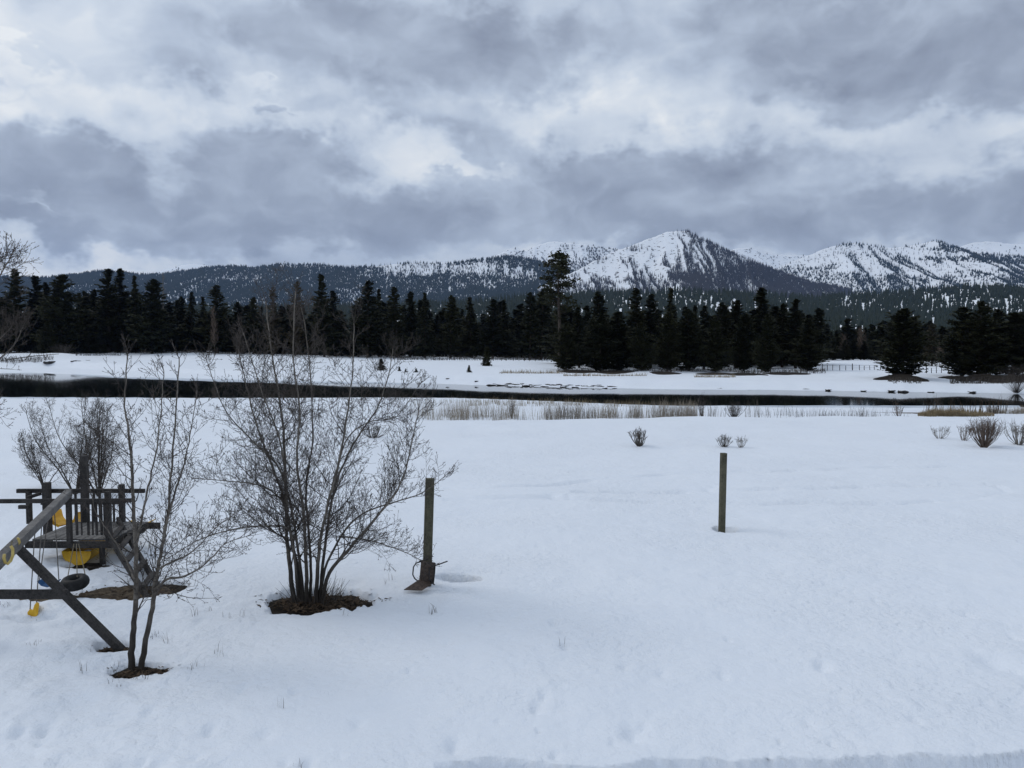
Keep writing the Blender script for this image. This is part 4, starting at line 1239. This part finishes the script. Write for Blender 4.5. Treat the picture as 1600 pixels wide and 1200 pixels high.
far_bush(1148, 66, 44, 28, 46, M['twig'], 'dark rounded willow at the right end of the reed band')
far_bush(1098, 66, 18, 40, 14, M['twig'], 'tall thin shrub among the reeds reaching the dark river')
far_bush(1406, 68, 24, 26, 18, M['willow'], 'small reddish shrub left of the tan reed bed')
far_bush(800, 66, 16, 34, 14, M['twig_grey'], 'tall grey shrub in the reeds behind the near post side')
far_bush(1590, 112, 60, 46, 70, M['twig'], 'grey leafless bush on the far bank at the right edge')
far_bush(100, 262, 46, 16, 60, M['twig'], 'grey leafless scrub on the snowy mound at far left', thick=.05)

# ------------------------------------------------------------------ bare trees near the house
class BareTree:
    def __init__(s, seed, name, base, label, cat='tree', group=None, twig=None, bark=None, bark_low=None):
        s.r = random.Random(seed); s.base = Vector(base)
        s.root = empty(name, base, label, cat, group)
        s.twig_mat, s.bark_mat = twig or M['twig'], bark or M['bark']; s.fill = 2.75

    def stem(s, pts, r0, r1, nbr=14, blen=1.0, first=.22, side_r=.42, sub=9, budw=1.0, rough=.010):
        """pts in world space; grows side branches and twigs along the stem"""
        r = s.r
        P = [Vector(p) - s.base for p in pts]
        # smooth the polyline (Catmull-Rom) and roughen slightly
        Q = []
        for i in range(len(P) - 1):
            a, b, c, d = P[max(i - 1, 0)], P[i], P[i + 1], P[min(i + 2, len(P) - 1)]
            for k in range(5):
                t = k / 5
                Q.append(0.5 * ((2 * b) + (c - a) * t + (2 * a - 5 * b + 4 * c - d) * t * t + (3 * b - a - 3 * c + d) * t ** 3))
        Q.append(P[-1])
        n = len(Q)
        Q = [q + Vector((r.uniform(-rough, rough), r.uniform(-rough, rough), 0)) if 0 < i < n - 1 else q for i, q in enumerate(Q)]
        rad = [r0 + (r1 - r0) * (i / (n - 1)) ** .62 for i in range(n)]
        nbr = int(nbr * s.fill)
        m = MB(); m.tube(Q, rad, 8)
        stem_o = m.build('stem', s.bark_mat, s.root, True)
        tw = MB()
        total_len = sum((Q[i + 1] - Q[i]).length for i in range(n - 1))
        for k in range(nbr):
            f = first + (1 - first) * ((k + r.random()) / nbr) ** .78
            i = min(n - 2, int(f * (n - 1))); t = f * (n - 1) - i
            p = Q[i].lerp(Q[i + 1], t); d = (Q[i + 1] - Q[i]).normalized()
            L = blen * 1.5 * (1.08 - .68 * f) * r.uniform(.30, 1.15)
            s.branch(tw, p, d, L, max(.0045, rad[i] * side_r * r.uniform(.6, 1.0)), sub, 0)
        # leading tip shoots
        for k in range(3):
            s.branch(tw, Q[-1], (Q[-1] - Q[-3]).normalized(), blen * .34, .006, 3, 1, spread=.45)
        tag(tw.build('twigs', s.twig_mat, stem_o, False), kind='stuff')
        return stem_o

    def branch(s, tw, p, d, L, rad, sub, lvl, spread=1.0):
        r = s.r
        az = Vector((r.gauss(0, 1), r.gauss(0, 1), r.gauss(0, .35)))
        az = (az - d * az.dot(d)).normalized()
        ang = r.uniform(.65, 1.25) * spread
        v = (d * math.cos(ang) + az * math.sin(ang)).normalized()
        nseg = 6 if lvl == 0 else (4 if lvl == 1 else 3)
        pts = [p]; cur = p.copy()
        trop = r.uniform(.05, .26) if lvl == 0 else r.uniform(-.04, .30)
        for k in range(nseg):
            v = (v + Vector((r.gauss(0, .13), r.gauss(0, .13), trop + r.gauss(0, .10)))).normalized()
            cur = cur + v * (L / nseg); pts.append(cur)
        rads = [rad * (1 - .8 * k / nseg) for k in range(nseg + 1)]
        rads = [max(q, .0026) for q in rads]
        tw.tube(pts, rads, 5 if lvl == 0 else 3, False)
        # bud at the end
        if lvl >= 1:
            e = pts[-1]; tw.tube([e, e + v * .012, e + v * .032], [.0025, .0052, .001], 4, False)
        if lvl == 0:
            m = max(3, int(sub * 1.25 * min(1.6, L / .8)))
        elif lvl == 1:
            m = max(1, int(3.4 * min(1.5, L / .4)))
        else:
            m = 0
        for k in range(m):
            f = r.uniform(.18, .97) * nseg; i = min(nseg - 1, int(f))
            q = pts[i].lerp(pts[i + 1], f - i)
            s.branch(tw, q, (pts[i + 1] - pts[i]).normalized(), L * r.uniform(.20, .46) * (1.0 if lvl == 0 else .85) * (1 - .35 * f / nseg), max(.0028, rads[i] * .55), sub, lvl + 1)
        if lvl >= 1 and L > .12:      # stubby spurs with buds
            for k in range(r.randint(0, 2)):
                f = r.uniform(.2, 1) * (nseg - .01); i = int(f); q = pts[i].lerp(pts[i + 1], f - i)
                w = (v + Vector((r.gauss(0, .8), r.gauss(0, .8), .5))).normalized()
                tw.tube([q, q + w * .02, q + w * .038], [.0024, .005, .001], 3, False)


def px_stem(pts, Y0, lean):
    """pixel polyline -> world path at depth Y0 with a depth lean growing along the stem"""
    n = len(pts); out = []
    for i, (a, b) in enumerate(pts):
        out.append(pix(a, b, Y0 + lean * (i / (n - 1)) ** 1.2))
    return out


# cottonwood clump
cb = G(492, 930); CY = cb.y
clump = BareTree(3, 'cottonwood_clump', cb - Vector((0, 0, .2)), 'large many-stemmed leafless cottonwood growing from a dark melted hollow', 'tree')
stems = [
    ([(462, 938), (455, 905), (449, 850), (447, 822), (444, 692), (436, 620), (424, 552), (415, 470)], .075, .010, .5, 17, 1.25),
    ([(470, 938), (468, 905), (455, 840), (444, 780), (420, 715), (400, 662), (384, 600), (372, 545)], .062, .008, 1.0, 16, 1.2),
    ([(478, 938), (479, 905), (476, 840), (473, 790), (464, 719), (468, 642), (458, 560), (462, 455)], .062, .009, -.5, 17, 1.2),
    ([(492, 938), (496, 900), (500, 850), (512, 790), (530, 719), (544, 640), (551, 580), (553, 505)], .065, .008, -.9, 15, 1.15),
    ([(497, 938), (503, 900), (512, 820), (526, 752), (558, 684), (588, 640), (606, 590), (614, 545)], .055, .007, .8, 15, 1.15),
    ([(500, 938), (515, 895), (548, 855), (595, 800), (626, 755), (642, 700), (654, 640)], .065, .008, -.4, 16, 1.2),
    ([(496, 938), (508, 890), (534, 836), (568, 802), (618, 784), (660, 770), (700, 740)], .045, .006, .3, 14, .95),
    ([(484, 938), (486, 900), (482, 830), (478, 760), (488, 690), (486, 600), (478, 520), (470, 480)], .048, .007, 1.3, 15, 1.1),
    ([(466, 938), (462, 890), (452, 830), (420, 822), (370, 826), (315, 842), (262, 872)], .040, .006, -.6, 15, 1.0),
    ([(470, 935), (460, 870), (444, 790), (410, 760), (360, 752), (310, 748)], .040, .006, .2, 14, 1.0),
    ([(474, 938), (466, 860), (440, 740), (395, 690), (352, 640), (322, 560)], .045, .006, .5, 15, 1.05),
    ([(450, 800), (440, 700), (405, 600), (380, 520)], .030, .006, -1.0, 13, .9),
    ([(520, 770), (540, 690), (575, 660), (620, 650), (655, 600)], .026, .005, .6, 11, .8),
    ([(530, 838), (580, 845), (630, 862), (668, 880)], .024, .004, -.4, 10, .7),
]
for (pts, r0, r1, lean, nb, bl) in stems:
    low = pts[0][1] > 930
    w = px_stem(pts, CY, lean)
    if low:
        w[0].z = min(w[0].z, cb.z - .30)
    clump.stem(w, r0 * .80, r1, nb, bl, .17 if low else .1)
# dead leaf litter and fine suckers at the foot
suck = MB()
for k in range(90):
    a = random.uniform(0, 6.28); q = random.uniform(.05, .5)
    p = Vector((math.cos(a) * q, math.sin(a) * q * .7, -.05)); e = p + Vector((math.cos(a) * random.uniform(.05, .45), math.sin(a) * random.uniform(.05, .4), random.uniform(.15, .7)))
    suck.tube([p, p.lerp(e, .5) + Vector((0, 0, .05)), e], [.007, .005, .002], 3, False)
suck.build('sucker_shoots', M['twig'], clump.root)

# two-stemmed sapling by the swing
sb = G(217, 1034); SY = sb.y
sap = BareTree(5, 'aspen_sapling', sb - Vector((0, 0, .15)), 'slender two-stemmed leafless aspen in front of the play set', 'tree'); sap.fill = 1.55
for (pts, r0, r1, lean, nb, bl) in [
    ([(204, 1042), (206, 1010), (211, 960), (213, 880), (208, 790), (207, 735), (200, 670), (195, 625), (199, 555)], .062, .008, .5, 22, .85),
    ([(212, 850), (222, 810), (232, 760), (245, 700), (252, 640), (256, 580)], .026, .006, -.4, 14, .75),
    ([(218, 1042), (226, 1010), (238, 950), (244, 900), (252, 860), (262, 800), (268, 730), (274, 650), (280, 560)], .056, .008, .2, 22, .9),
    ([(258, 830), (270, 780), (285, 735), (297, 680), (308, 610)], .024, .005, .7, 13, .75),
    ([(242, 922), (262, 905), (290, 900), (322, 880), (352, 850), (385, 838)], .030, .004, -.3, 15, .75),
    ([(246, 890), (268, 878), (300, 862), (340, 822), (372, 800)], .022, .004, .4, 13, .75),
    ([(210, 905), (195, 870), (172, 835), (150, 800), (140, 760)], .018, .004, -.3, 10, .6),
]:
    w = px_stem(pts, SY, lean)
    if pts[0][1] > 1030: w[0].z = min(w[0].z, sb.z - .25)
    sap.stem(w, r0, r1, nb, bl, .22 if pts[0][1] > 1030 else .08, sub=7)

# shrubby trees behind the play set
for (seed, px, py, lab, hs) in [(7, 155, 775, 'dense leafless shrub tree right behind the play set deck', 1.0), (8, 118, 772, 'leafless shrub tree behind the left part of the play set', .92), (9, 70, 762, 'low leafless shrub behind the play set, leftmost of three', .6)]:
    b0 = G(px, py)
    t = BareTree(seed, 'leafless_shrub', b0 - Vector((0, 0, .05)), lab, 'shrub', 'leafless shrubs behind the play set', M['twig'], M['bark_dark'])
    r = t.r; t.fill = 1.9
    for k in range(7 if hs > .7 else 6):
        a = r.uniform(0, 6.28); out = r.uniform(.3, 1.25) * (hs + .2); H = r.uniform(2.1, 3.25) * hs
        e = b0 + Vector((math.cos(a) * out, math.sin(a) * out, H))
        c1 = b0 + Vector((math.cos(a) * out * .35, math.sin(a) * out * .35, H * .3)); c2 = b0 + Vector((math.cos(a) * out * .8, math.sin(a) * out * .8, H * .65))
        t.stem([b0 - Vector((0, 0, .1)), c1, c2, e], .038 * hs, .006, 15, .95 * hs, .12, sub=8)

# tree standing just outside the left edge, reaching in
lb = Vector((-11.6, 13.0, 0)); lb.z = hb(lb.x, lb.y)
lt = BareTree(15, 'leafless_cottonwood', lb, 'leafless tree whose branches reach in at the left edge of the photo', 'tree')
LY = 13.0
lt.stem([lb - Vector((0, 0, .2)), lb + Vector((.1, .2, 2.2)), lb + Vector((.25, .1, 4.6)), lb + Vector((.5, .2, 7.2))], .12, .012, 10, 1.1, .3, sub=5)
for pts in ([(-170, 560), (-90, 520), (-30, 470), (6, 420), (20, 395)], [(-160, 640), (-80, 600), (-20, 575), (20, 540), (38, 505)], [(-170, 500), (-80, 450), (-20, 425), (10, 400)], [(-160, 720), (-90, 640), (-40, 560), (0, 530), (18, 510)], [(-160, 800), (-100, 720), (-50, 660), (-12, 640)]):
    lt.stem(px_stem(pts, LY, .6), .030, .006, 9, .75, .45, sub=6)

# ------------------------------------------------------------------ wooden posts
def wood_post(px, ytop, ybase, Y, w, label, lean=0.0):
    x = (px - 800) / FPX * Y
    z0 = hz(x, Y) - .3; top = pix(px, ytop, Y).z
    m = MB()
    p, q = Vector((0, 0, 0)), Vector((lean, 0, top - z0))
    m.beam(p, q, w, w, (0, 1, 0), .018)
    # slightly worn, sloping top
    o = m.build('wooden_post', M['post']); o.location = (x, Y, z0); o.rotation_euler = (0, 0, .22)
    return tag(o, label, 'post')


pA = G(1131, 825); wood_post(1131, 708, 825, pA.y, .155, 'thin square wooden post standing alone in the snow field', .03)
pB = G(665, 914); wood_post(664, 748, 914, pB.y, .175, 'thick greenish wooden post right of the cottonwood', .09)

# rusty plate rack at the near post
ry = pB.y - .22
rk = empty('plate_rack', pix(664, 914, ry), 'rusty steel plate with bent tube handles at foot of the thick post', 'metal rack')
rz = hz(rk.location.x, rk.location.y)


def P2(px, py, dy=0.0): return pix(px, py, ry + dy)


def plate(name, corners, thick, mat):
    c = [Vector(q) for q in corners]; nrm = (c[1] - c[0]).cross(c[3] - c[0]).normalized() * thick
    m = MB(); m.add([q for q in c] + [q + nrm for q in c], [(0, 1, 2, 3), (7, 6, 5, 4), (0, 4, 5, 1), (1, 5, 6, 2), (2, 6, 7, 3), (3, 7, 4, 0)])
    o = m.build(name, mat); return keep(o, rk)


plate('back_plate', [P2(655, 909), P2(678, 912), P2(680, 879), P2(658, 876)], .012, M['rust'])
g0, g1 = P2(631, 922, -.30), P2(659, 923, -.36)
plate('foot_plate', [g0, g1, P2(678, 911, -.01), P2(655, 906, -.01)], .012, M['rust'])
for nm, pts in (('handle', [P2(659, 877, -.02), P2(650, 880, -.02), P2(646, 886, -.03), P2(645, 898, -.04), P2(648, 904, -.04), P2(653, 908, -.03)]),
                ('handle', [P2(679, 882, -.05), P2(672, 887, -.06), P2(670.5, 894, -.07), P2(670.5, 904, -.07), P2(674, 909, -.06), P2(679, 914, -.05)]),
                ('rod', [P2(678, 884, .0), P2(688, 881, .1), P2(699, 877, .25)]), ('rod', [P2(655, 877, .02), P2(664, 875, .1), P2(675, 872, .25)]),
                ('rail', [P2(680, 880, -.02), P2(679, 896, -.02), P2(677, 913, -.02)])):
    m = MB(); m.tube(pts, .0135, 8); keep(m.build(nm, M['iron'], None, True), rk)

# ------------------------------------------------------------------ play set
T0, T1 = 17.4, 19.1                    # depth of the front and back of the deck
play = empty('play_set', pix(110, 883, T0), 'weathered dark wooden play set with raised deck, railings and swing frame', 'play set')
pl = lambda px, py, Y: pix(px, py, Y)


def beam(name, p, q, w, h, mat='timber', up=(0, 0, 1), parent=None):
    m = MB(); m.beam(p, q, w, h, up)
    return keep(m.build(name, M[mat]), play)


def vpost(px, ytop, ybot, Y, w=.10, name='post', mat='timber'):
    x = (px - 800) / FPX * Y
    return beam(name, (x, Y, pix(px, ybot, Y).z), (x, Y, pix(px, ytop, Y).z), w, w, mat, (0, 1, 0))


# deck boards run from front to back
zd = pix(100, 843, T0).z
xl, xr = (42 - 800) / FPX * T0, (167 - 800) / FPX * T0
nb = 11
for k in range(nb):
    x = xl + (xr - xl) * (k + .5) / nb; bw = (xr - xl) / nb - .018
    beam('deck_board', (x, T0 - .02, zd), (x, T1 + .03, zd + random.uniform(-.006, .006)), bw, .036, 'timber_grey')
beam('fascia', (xl - .12, T0 - .07, zd - .10), (xr + .06, T0 - .07, zd - .10), .045, .16)
beam('fascia', (xl - .05, T1 + .08, zd - .10), (xr + .3, T1 + .08, zd - .10), .045, .16)
beam('joist', (xl, T0, zd - .10), (xl, T1, zd - .10), .045, .14); beam('joist', (xr, T0, zd - .10), (xr, T1, zd - .10), .045, .14)
# posts
vpost(101, 769, 849, T0 - .12, .10); vpost(163, 768, 849, T0 - .12, .11)
vpost(67, 754, 866, T1, .16); vpost(127, 712, 866, T1, .15); vpost(185, 757, 866, T1, .12)
vpost(38.5, 768, 818, T1 + .1, .11)
vpost(107, 846, 892, T0 + .25, .085, 'leg', 'timber_brown'); vpost(152, 846, 892, T0 + .25, .10, 'leg')
beam('ground_beam', pl(105, 885, T0 + .2), pl(156, 884, T0 + .2), .10, .12)
# rails
beam('rail', pl(27, 767, T1 + .15), pl(226, 767, T1 + .15), .09, .10)
beam('rail', pl(-60, 783.5, T0 - .2), pl(205, 782, T0 - .2), .06, .095)
beam('rail', pl(30, 792, T1 - .4), pl(46, 792, T1 - .4), .09, .09)
beam('rail', pl(42, 778, T1 - .3), pl(64, 771, T1 - .02), .06, .08)
beam('rail', pl(64, 786, T1), pl(190, 785, T1), .045, .09)
for px in (113, 120.5, 131, 138, 144, 152, 157, 172):
    vpost(px, 784, 836, T0 - .14 if px < 165 else T1, .045 if px not in (120.5, 138) else .03, 'baluster')
for px in (112, 141, 150):
    vpost(px, 770, 822, T1 + .04, .05, 'baluster')
# side platform and ladder on the right
beam('deck_board', pl(166, 834, T0 + .7), pl(226, 830, T0 + .9), .30, .04); beam('brace', pl(196, 848, T0 + .5), pl(226, 826, T0 + .8), .06, .09)
L1, L2 = G(249, 912), G(234, 932)
beam('stringer', pl(184, 812, T1 - .2), L1 + Vector((0, 0, -.12)), .07, .15); beam('stringer', pl(166, 832, T0 + .1), L2 + Vector((0, 0, -.12)), .07, .15)
a0, a1, b0_, b1_ = pl(184, 812, T1 - .2), L1, pl(166, 832, T0 + .1), L2
for k in range(5):
    f = (k + .7) / 5.4
    beam('rung', a0.lerp(a1, f) + Vector((0, 0, .02)), b0_.lerp(b1_, f) + Vector((0, 0, .02)), .13, .04, 'timber')
# swing frame
apx = pix(28, 848, 12.95)
bz = apx.z
def onbeam(px):
    k_ = (px - 800) / FPX; ax, ay, bx, by = apx.x, apx.y, (100 - 800) / FPX * 17.3, 17.3
    t = (ax - k_ * ay) / (k_ * (by - ay) - (bx - ax)); Y = ay + t * (by - ay); return Vector((k_ * Y, Y, bz))


bA, bB = onbeam(100), onbeam(28); dirb = (bB - bA).normalized()
beam('swing_beam', bA - dirb * .1, bB + dirb * 2.8, .15, .16, 'timber_grey')
f1 = G(190, 1003); f2 = Vector((2 * apx.x - f1.x, f1.y, f1.z))
beam('swing_leg', f1 + Vector((0, 0, -.15)), apx + Vector((.02, -.06, -.06)), .11, .13, 'timber', (0, 1, 0)); beam('swing_leg', f2 + Vector((0, 0, -.15)), apx + Vector((-.02, .08, .02)), .11, .13, 'timber', (0, 1, 0))
cz = pix(112, 925, 12.95)
beam('cross_brace', Vector((cz.x, 12.83, cz.z)), Vector((2 * apx.x - cz.x, 12.83, cz.z)), .05, .16)
m = MB(); m.tube([pix(104, 926, 12.75), pix(104, 926, 12.79)], .02, 8); keep(m.build('bolt', M['iron']), play)

# yellow slide: entry flares above the deck and a deep trough going down behind
slide = MB()
prof = []
path = [(T0 + .1, .10, .34), (T1 - .3, .14, .34), (T1 + .2, .30, .31), (T1 + 1.1, .08, .30), (T1 + 2.0, -.06, .30), (T1 + 2.6, -.10, .30)]
xc = (127 - 800) / FPX * (T0 + .5)
rows = []
for (Y, zz, R_) in path:
    row = []
    for k in range(15):
        a = math.pi * (1.0 + k / 14)
        row.append(Vector((xc + R_ * math.cos(a) - (Y - T0) * .1, Y, zd - .42 + zz + R_ * math.sin(a) + 0.02)))
    rows.append(row)
vv = [tuple(p) for row in rows for p in row] + [tuple(p + (Vector((xc - (path[i][0] - T0) * .1, path[i][0], zd - .4 + path[i][1])) - p).normalized() * .02) for i, row in enumerate(rows) for p in row]
nn = 15; off = len(rows) * nn; ff = []
for i in range(len(rows) - 1):
    for k in range(nn - 1):
        ff.append((i * nn + k, i * nn + k + 1, (i + 1) * nn + k + 1, (i + 1) * nn + k)); ff.append((off + i * nn + k, off + (i + 1) * nn + k, off + (i + 1) * nn + k + 1, off + i * nn + k + 1))
    for k in (0, nn - 1): ff.append((i * nn + k, (i + 1) * nn + k, off + (i + 1) * nn + k, off + i * nn + k))
ff += [tuple(range(0, nn)) ]
slide.add(vv, ff)
keep(slide.build('slide', M['yellow'], None, True), play)
for pts in ([(76, 800), (79, 812), (84, 819), (92, 823)], [(119, 803), (117, 812), (113, 818), (106, 823)]):
    m = MB(); c = [pix(a, b, T1 + .25) for a, b in pts]; c2 = [pix(a + (3 if pts[0][0] < 100 else -3), b + 1, T1 + .25) for a, b in pts]
    w = [p + Vector((0, .5, -.05)) for p in c]
    n4 = len(c)
    m.add(c + w + [p + Vector((.03 if pts[0][0] < 100 else -.03, 0, .03)) for p in c] + [p + Vector((.03 if pts[0][0] < 100 else -.03, 0, .03)) for p in w],
          [(i, i + 1, n4 + i + 1, n4 + i) for i in range(n4 - 1)] + [(2 * n4 + i, 3 * n4 + i, 3 * n4 + i + 1, 2 * n4 + i + 1) for i in range(n4 - 1)] + [(i, 2 * n4 + i, 2 * n4 + i + 1, i + 1) for i in range(n4 - 1)])
    m.beam(c[0], c[1], .05, .03); m.beam(c[1], c[2], .05, .03); m.beam(c[2], c[3], .05, .03)
    keep(m.build('slide_flare', M['yellow']), play)


# ------------------------------------------------------------------ things hanging from the frame
def swing(name, label, px_a, px_b, seat_fn, zs, cat='swing', rope='chain'):
    a, b = onbeam(px_a), onbeam(px_b)
    root = empty(name, (a + b) / 2, label, cat)
    lo = seat_fn(root, a, b)
    for top, bot in zip((a, b), lo):
        m = MB(); m.tube([top + Vector((0, 0, -.05)), top.lerp(bot, .5), bot], .010, 5); o = m.build('rope', M[rope]); keep(o, root)
    return root


def baby_seat(root, a, b):
    Y = (a.y + b.y) / 2
    # chair shaped shell: tall back, lower front, with leg holes as a notch
    out = [(42.5, 957), (47, 951.5), (51, 954), (53.5, 945), (57.5, 941), (61, 944), (59.5, 959), (57, 966), (44, 966)]
    f_, bk_ = [pix(x, y, Y - .12) for x, y in out], [pix(x + .8, y - 1.2, Y + .14) for x, y in out]
    n = len(f_)
    m = MB(); m.add(f_ + bk_, [tuple(range(n - 1, -1, -1)), tuple(range(n, 2 * n))] + [(i, (i + 1) % n, (i + 1) % n + n, i + n) for i in range(n)])
    o = keep(m.build('seat', M['yellow']), root)
    bv = o.modifiers.new('bevel', 'BEVEL'); bv.width = .018; bv.segments = 2
    return pix(47, 953, Y), pix(57, 943, Y)


def belt_seat(root, a, b):
    Y = (a.y + b.y) / 2
    m = MB(); c = pix(77, 914, Y)
    pts = [c + Vector((-.2, 0, .10)), c + Vector((-.12, 0, .01)), c + Vector((0, 0, -.02)), c + Vector((.12, 0, .01)), c + Vector((.2, 0, .10))]
    for p, q in zip(pts[:-1], pts[1:]): m.beam(p, q, .16, .015)
    keep(m.build('seat', M['blue']), root)
    return pts[0], pts[-1]


swing('baby_swing', 'yellow plastic baby swing hanging close above the snow', 47, 58, baby_seat, 0)
swing('belt_swing', 'blue belt swing hanging behind the diagonal swing leg', 69, 78, belt_seat, 0)

# black tyre swing below the deck
tc_ = pix(117, 910, 15.2)
tz = empty('tire_swing', tc_, 'black tire swing hanging in front of the deck', 'swing')
m = MB(); R1, r1 = .165, .10
ring, tf = [], []
for i in range(28):
    for k in range(12):
        a, b = 2 * math.pi * i / 28, 2 * math.pi * k / 12
        q = Vector(((R1 + r1 * math.cos(b)) * math.cos(a), (R1 + r1 * math.cos(b)) * math.sin(a), r1 * 1.15 * math.sin(b)))
        q = Matrix.Rotation(math.radians(8), 3, 'X') @ q
        ring.append(tc_ + q)
for i in range(28):
    for k in range(12):
        tf.append((i * 12 + k, ((i + 1) % 28) * 12 + k, ((i + 1) % 28) * 12 + (k + 1) % 12, i * 12 + (k + 1) % 12))
m.add(ring, tf); keep(m.build('tire', M['rubber'], None, True), tz)
topp = pix(119, 850, 17.1)
for dx in (-.17, .02, .19):
    q = MB(); q.tube([topp + Vector((dx * .3, 0, 0)), tc_ + Vector((dx, .05 if dx else .2, .1))], .010, 5); keep(q.build('rope', M['rope']), tz)

# yellow trapeze handle at the near end of the beam
hp = [(7, 866), (6, 872), (8, 879), (12, 881), (17, 876), (20, 868), (20, 858), (17, 853)]
HY = 11.7
th_ = empty('trapeze_handle', pix(12, 866, HY), 'yellow plastic loop handle hanging at the near end of the swing beam', 'handle')
m = MB(); m.tube([pix(a, b, HY - .12) for a, b in hp], .022, 8); keep(m.build('loop', M['pale_yellow'], None, True), th_)
m = MB(); m.tube([pix(17, 853, HY - .12), pix(19, 846, HY - .08)], .012, 6); keep(m.build('strap', M['rope']), th_)
m = MB(); m.tube([pix(25, 850, 12.7), pix(27.5, 852, 12.7), pix(30.5, 848, 12.7), pix(29, 842, 12.7), pix(27, 841, 12.7)], .02, 8)
o = m.build('yellow_hook', M['pale_yellow'], None, True); tag(o, 'small yellow hook at the joint of the swing legs', 'hook')

# ------------------------------------------------------------------ litter and weeds on the snow
def litter(name, cells, label):
    V, Fq = [], []
    for (hx, hy, rx, ry, n) in cells:
        for k in range(n):
            a = random.uniform(0, 6.28); q = math.sqrt(random.random()) * (1.0 if k % 6 else 1.5)
            x, y = hx + rx * q * math.cos(a), hy + ry * q * math.sin(a)
            z = max(hz(x, y), hb(hx, hy) - .16) + random.uniform(0.0, .05 if q < 1 else .012)
            L = random.uniform(.02, .06); b = random.uniform(0, 6.28); t = random.uniform(-.6, .6)
            dv = Vector((math.cos(b), math.sin(b), t)) * L; sd = Vector((-math.sin(b), math.cos(b), random.uniform(-.5, .5))) * L * .45
            c = Vector((x, y, z)); o = len(V)
            V += [c - dv, c + sd, c + dv, c - sd]; Fq.append((o, o + 1, o + 2, o + 3))
    tag(link(name, mesh_np(name, [tuple(v) for v in V], Fq), M['litter']), label, 'leaf litter', kind='stuff')


H = HOLLOWS
litter('leaf_litter', [(H[0][0], H[0][1], .95, .5, 1100)], 'dead brown leaves in the hollow under the cottonwood')
litter('leaf_litter', [(H[1][0], H[1][1], .4, .22, 300)], 'dead leaves in the hollow under the aspen')
litter('leaf_litter', [(H[2][0], H[2][1], .9, .36, 700), (H[3][0], H[3][1], .4, .3, 220), (H[4][0], H[4][1], .9, .18, 260), (H[5][0], H[5][1], .25, .15, 120)], 'brown leaves and soil bits around the play set')

weeds = []
for k in range(42):
    px, py = random.uniform(0, 340), random.uniform(940, 1110)
    if random.random() > math.exp(-((px - 90) / 120) ** 2 - ((py - 1010) / 45) ** 2) + .05: continue
    p = G(px, py)
    for q in range(random.randint(4, 12)):
        x, y = p.x + random.gauss(0, .06), p.y + random.gauss(0, .06); weeds.append((x, y, hz(x, y), random.uniform(.03, .11)))
for (px, py) in [(345, 1025), (338, 1020), (302, 962), (358, 965), (380, 962), (542, 962), (672, 960), (680, 958), (208, 1060), (225, 1058), (180, 1055), (300, 1045), (310, 1040), (330, 955), (880, 1008), (440, 1105), (605, 912), (612, 906), (466, 1198), (130, 1046), (265, 1005), (255, 1000)]:
    p = G(px, py)
    for q in range(4): weeds.append((p.x + random.gauss(0, .04), p.y + random.gauss(0, .04), p.z, random.uniform(.06, .22)))
stalks('dry_weeds', weeds, M['litter'], 'thin dry weeds poking through the snow by the swing', 'weeds', .0035, .35)
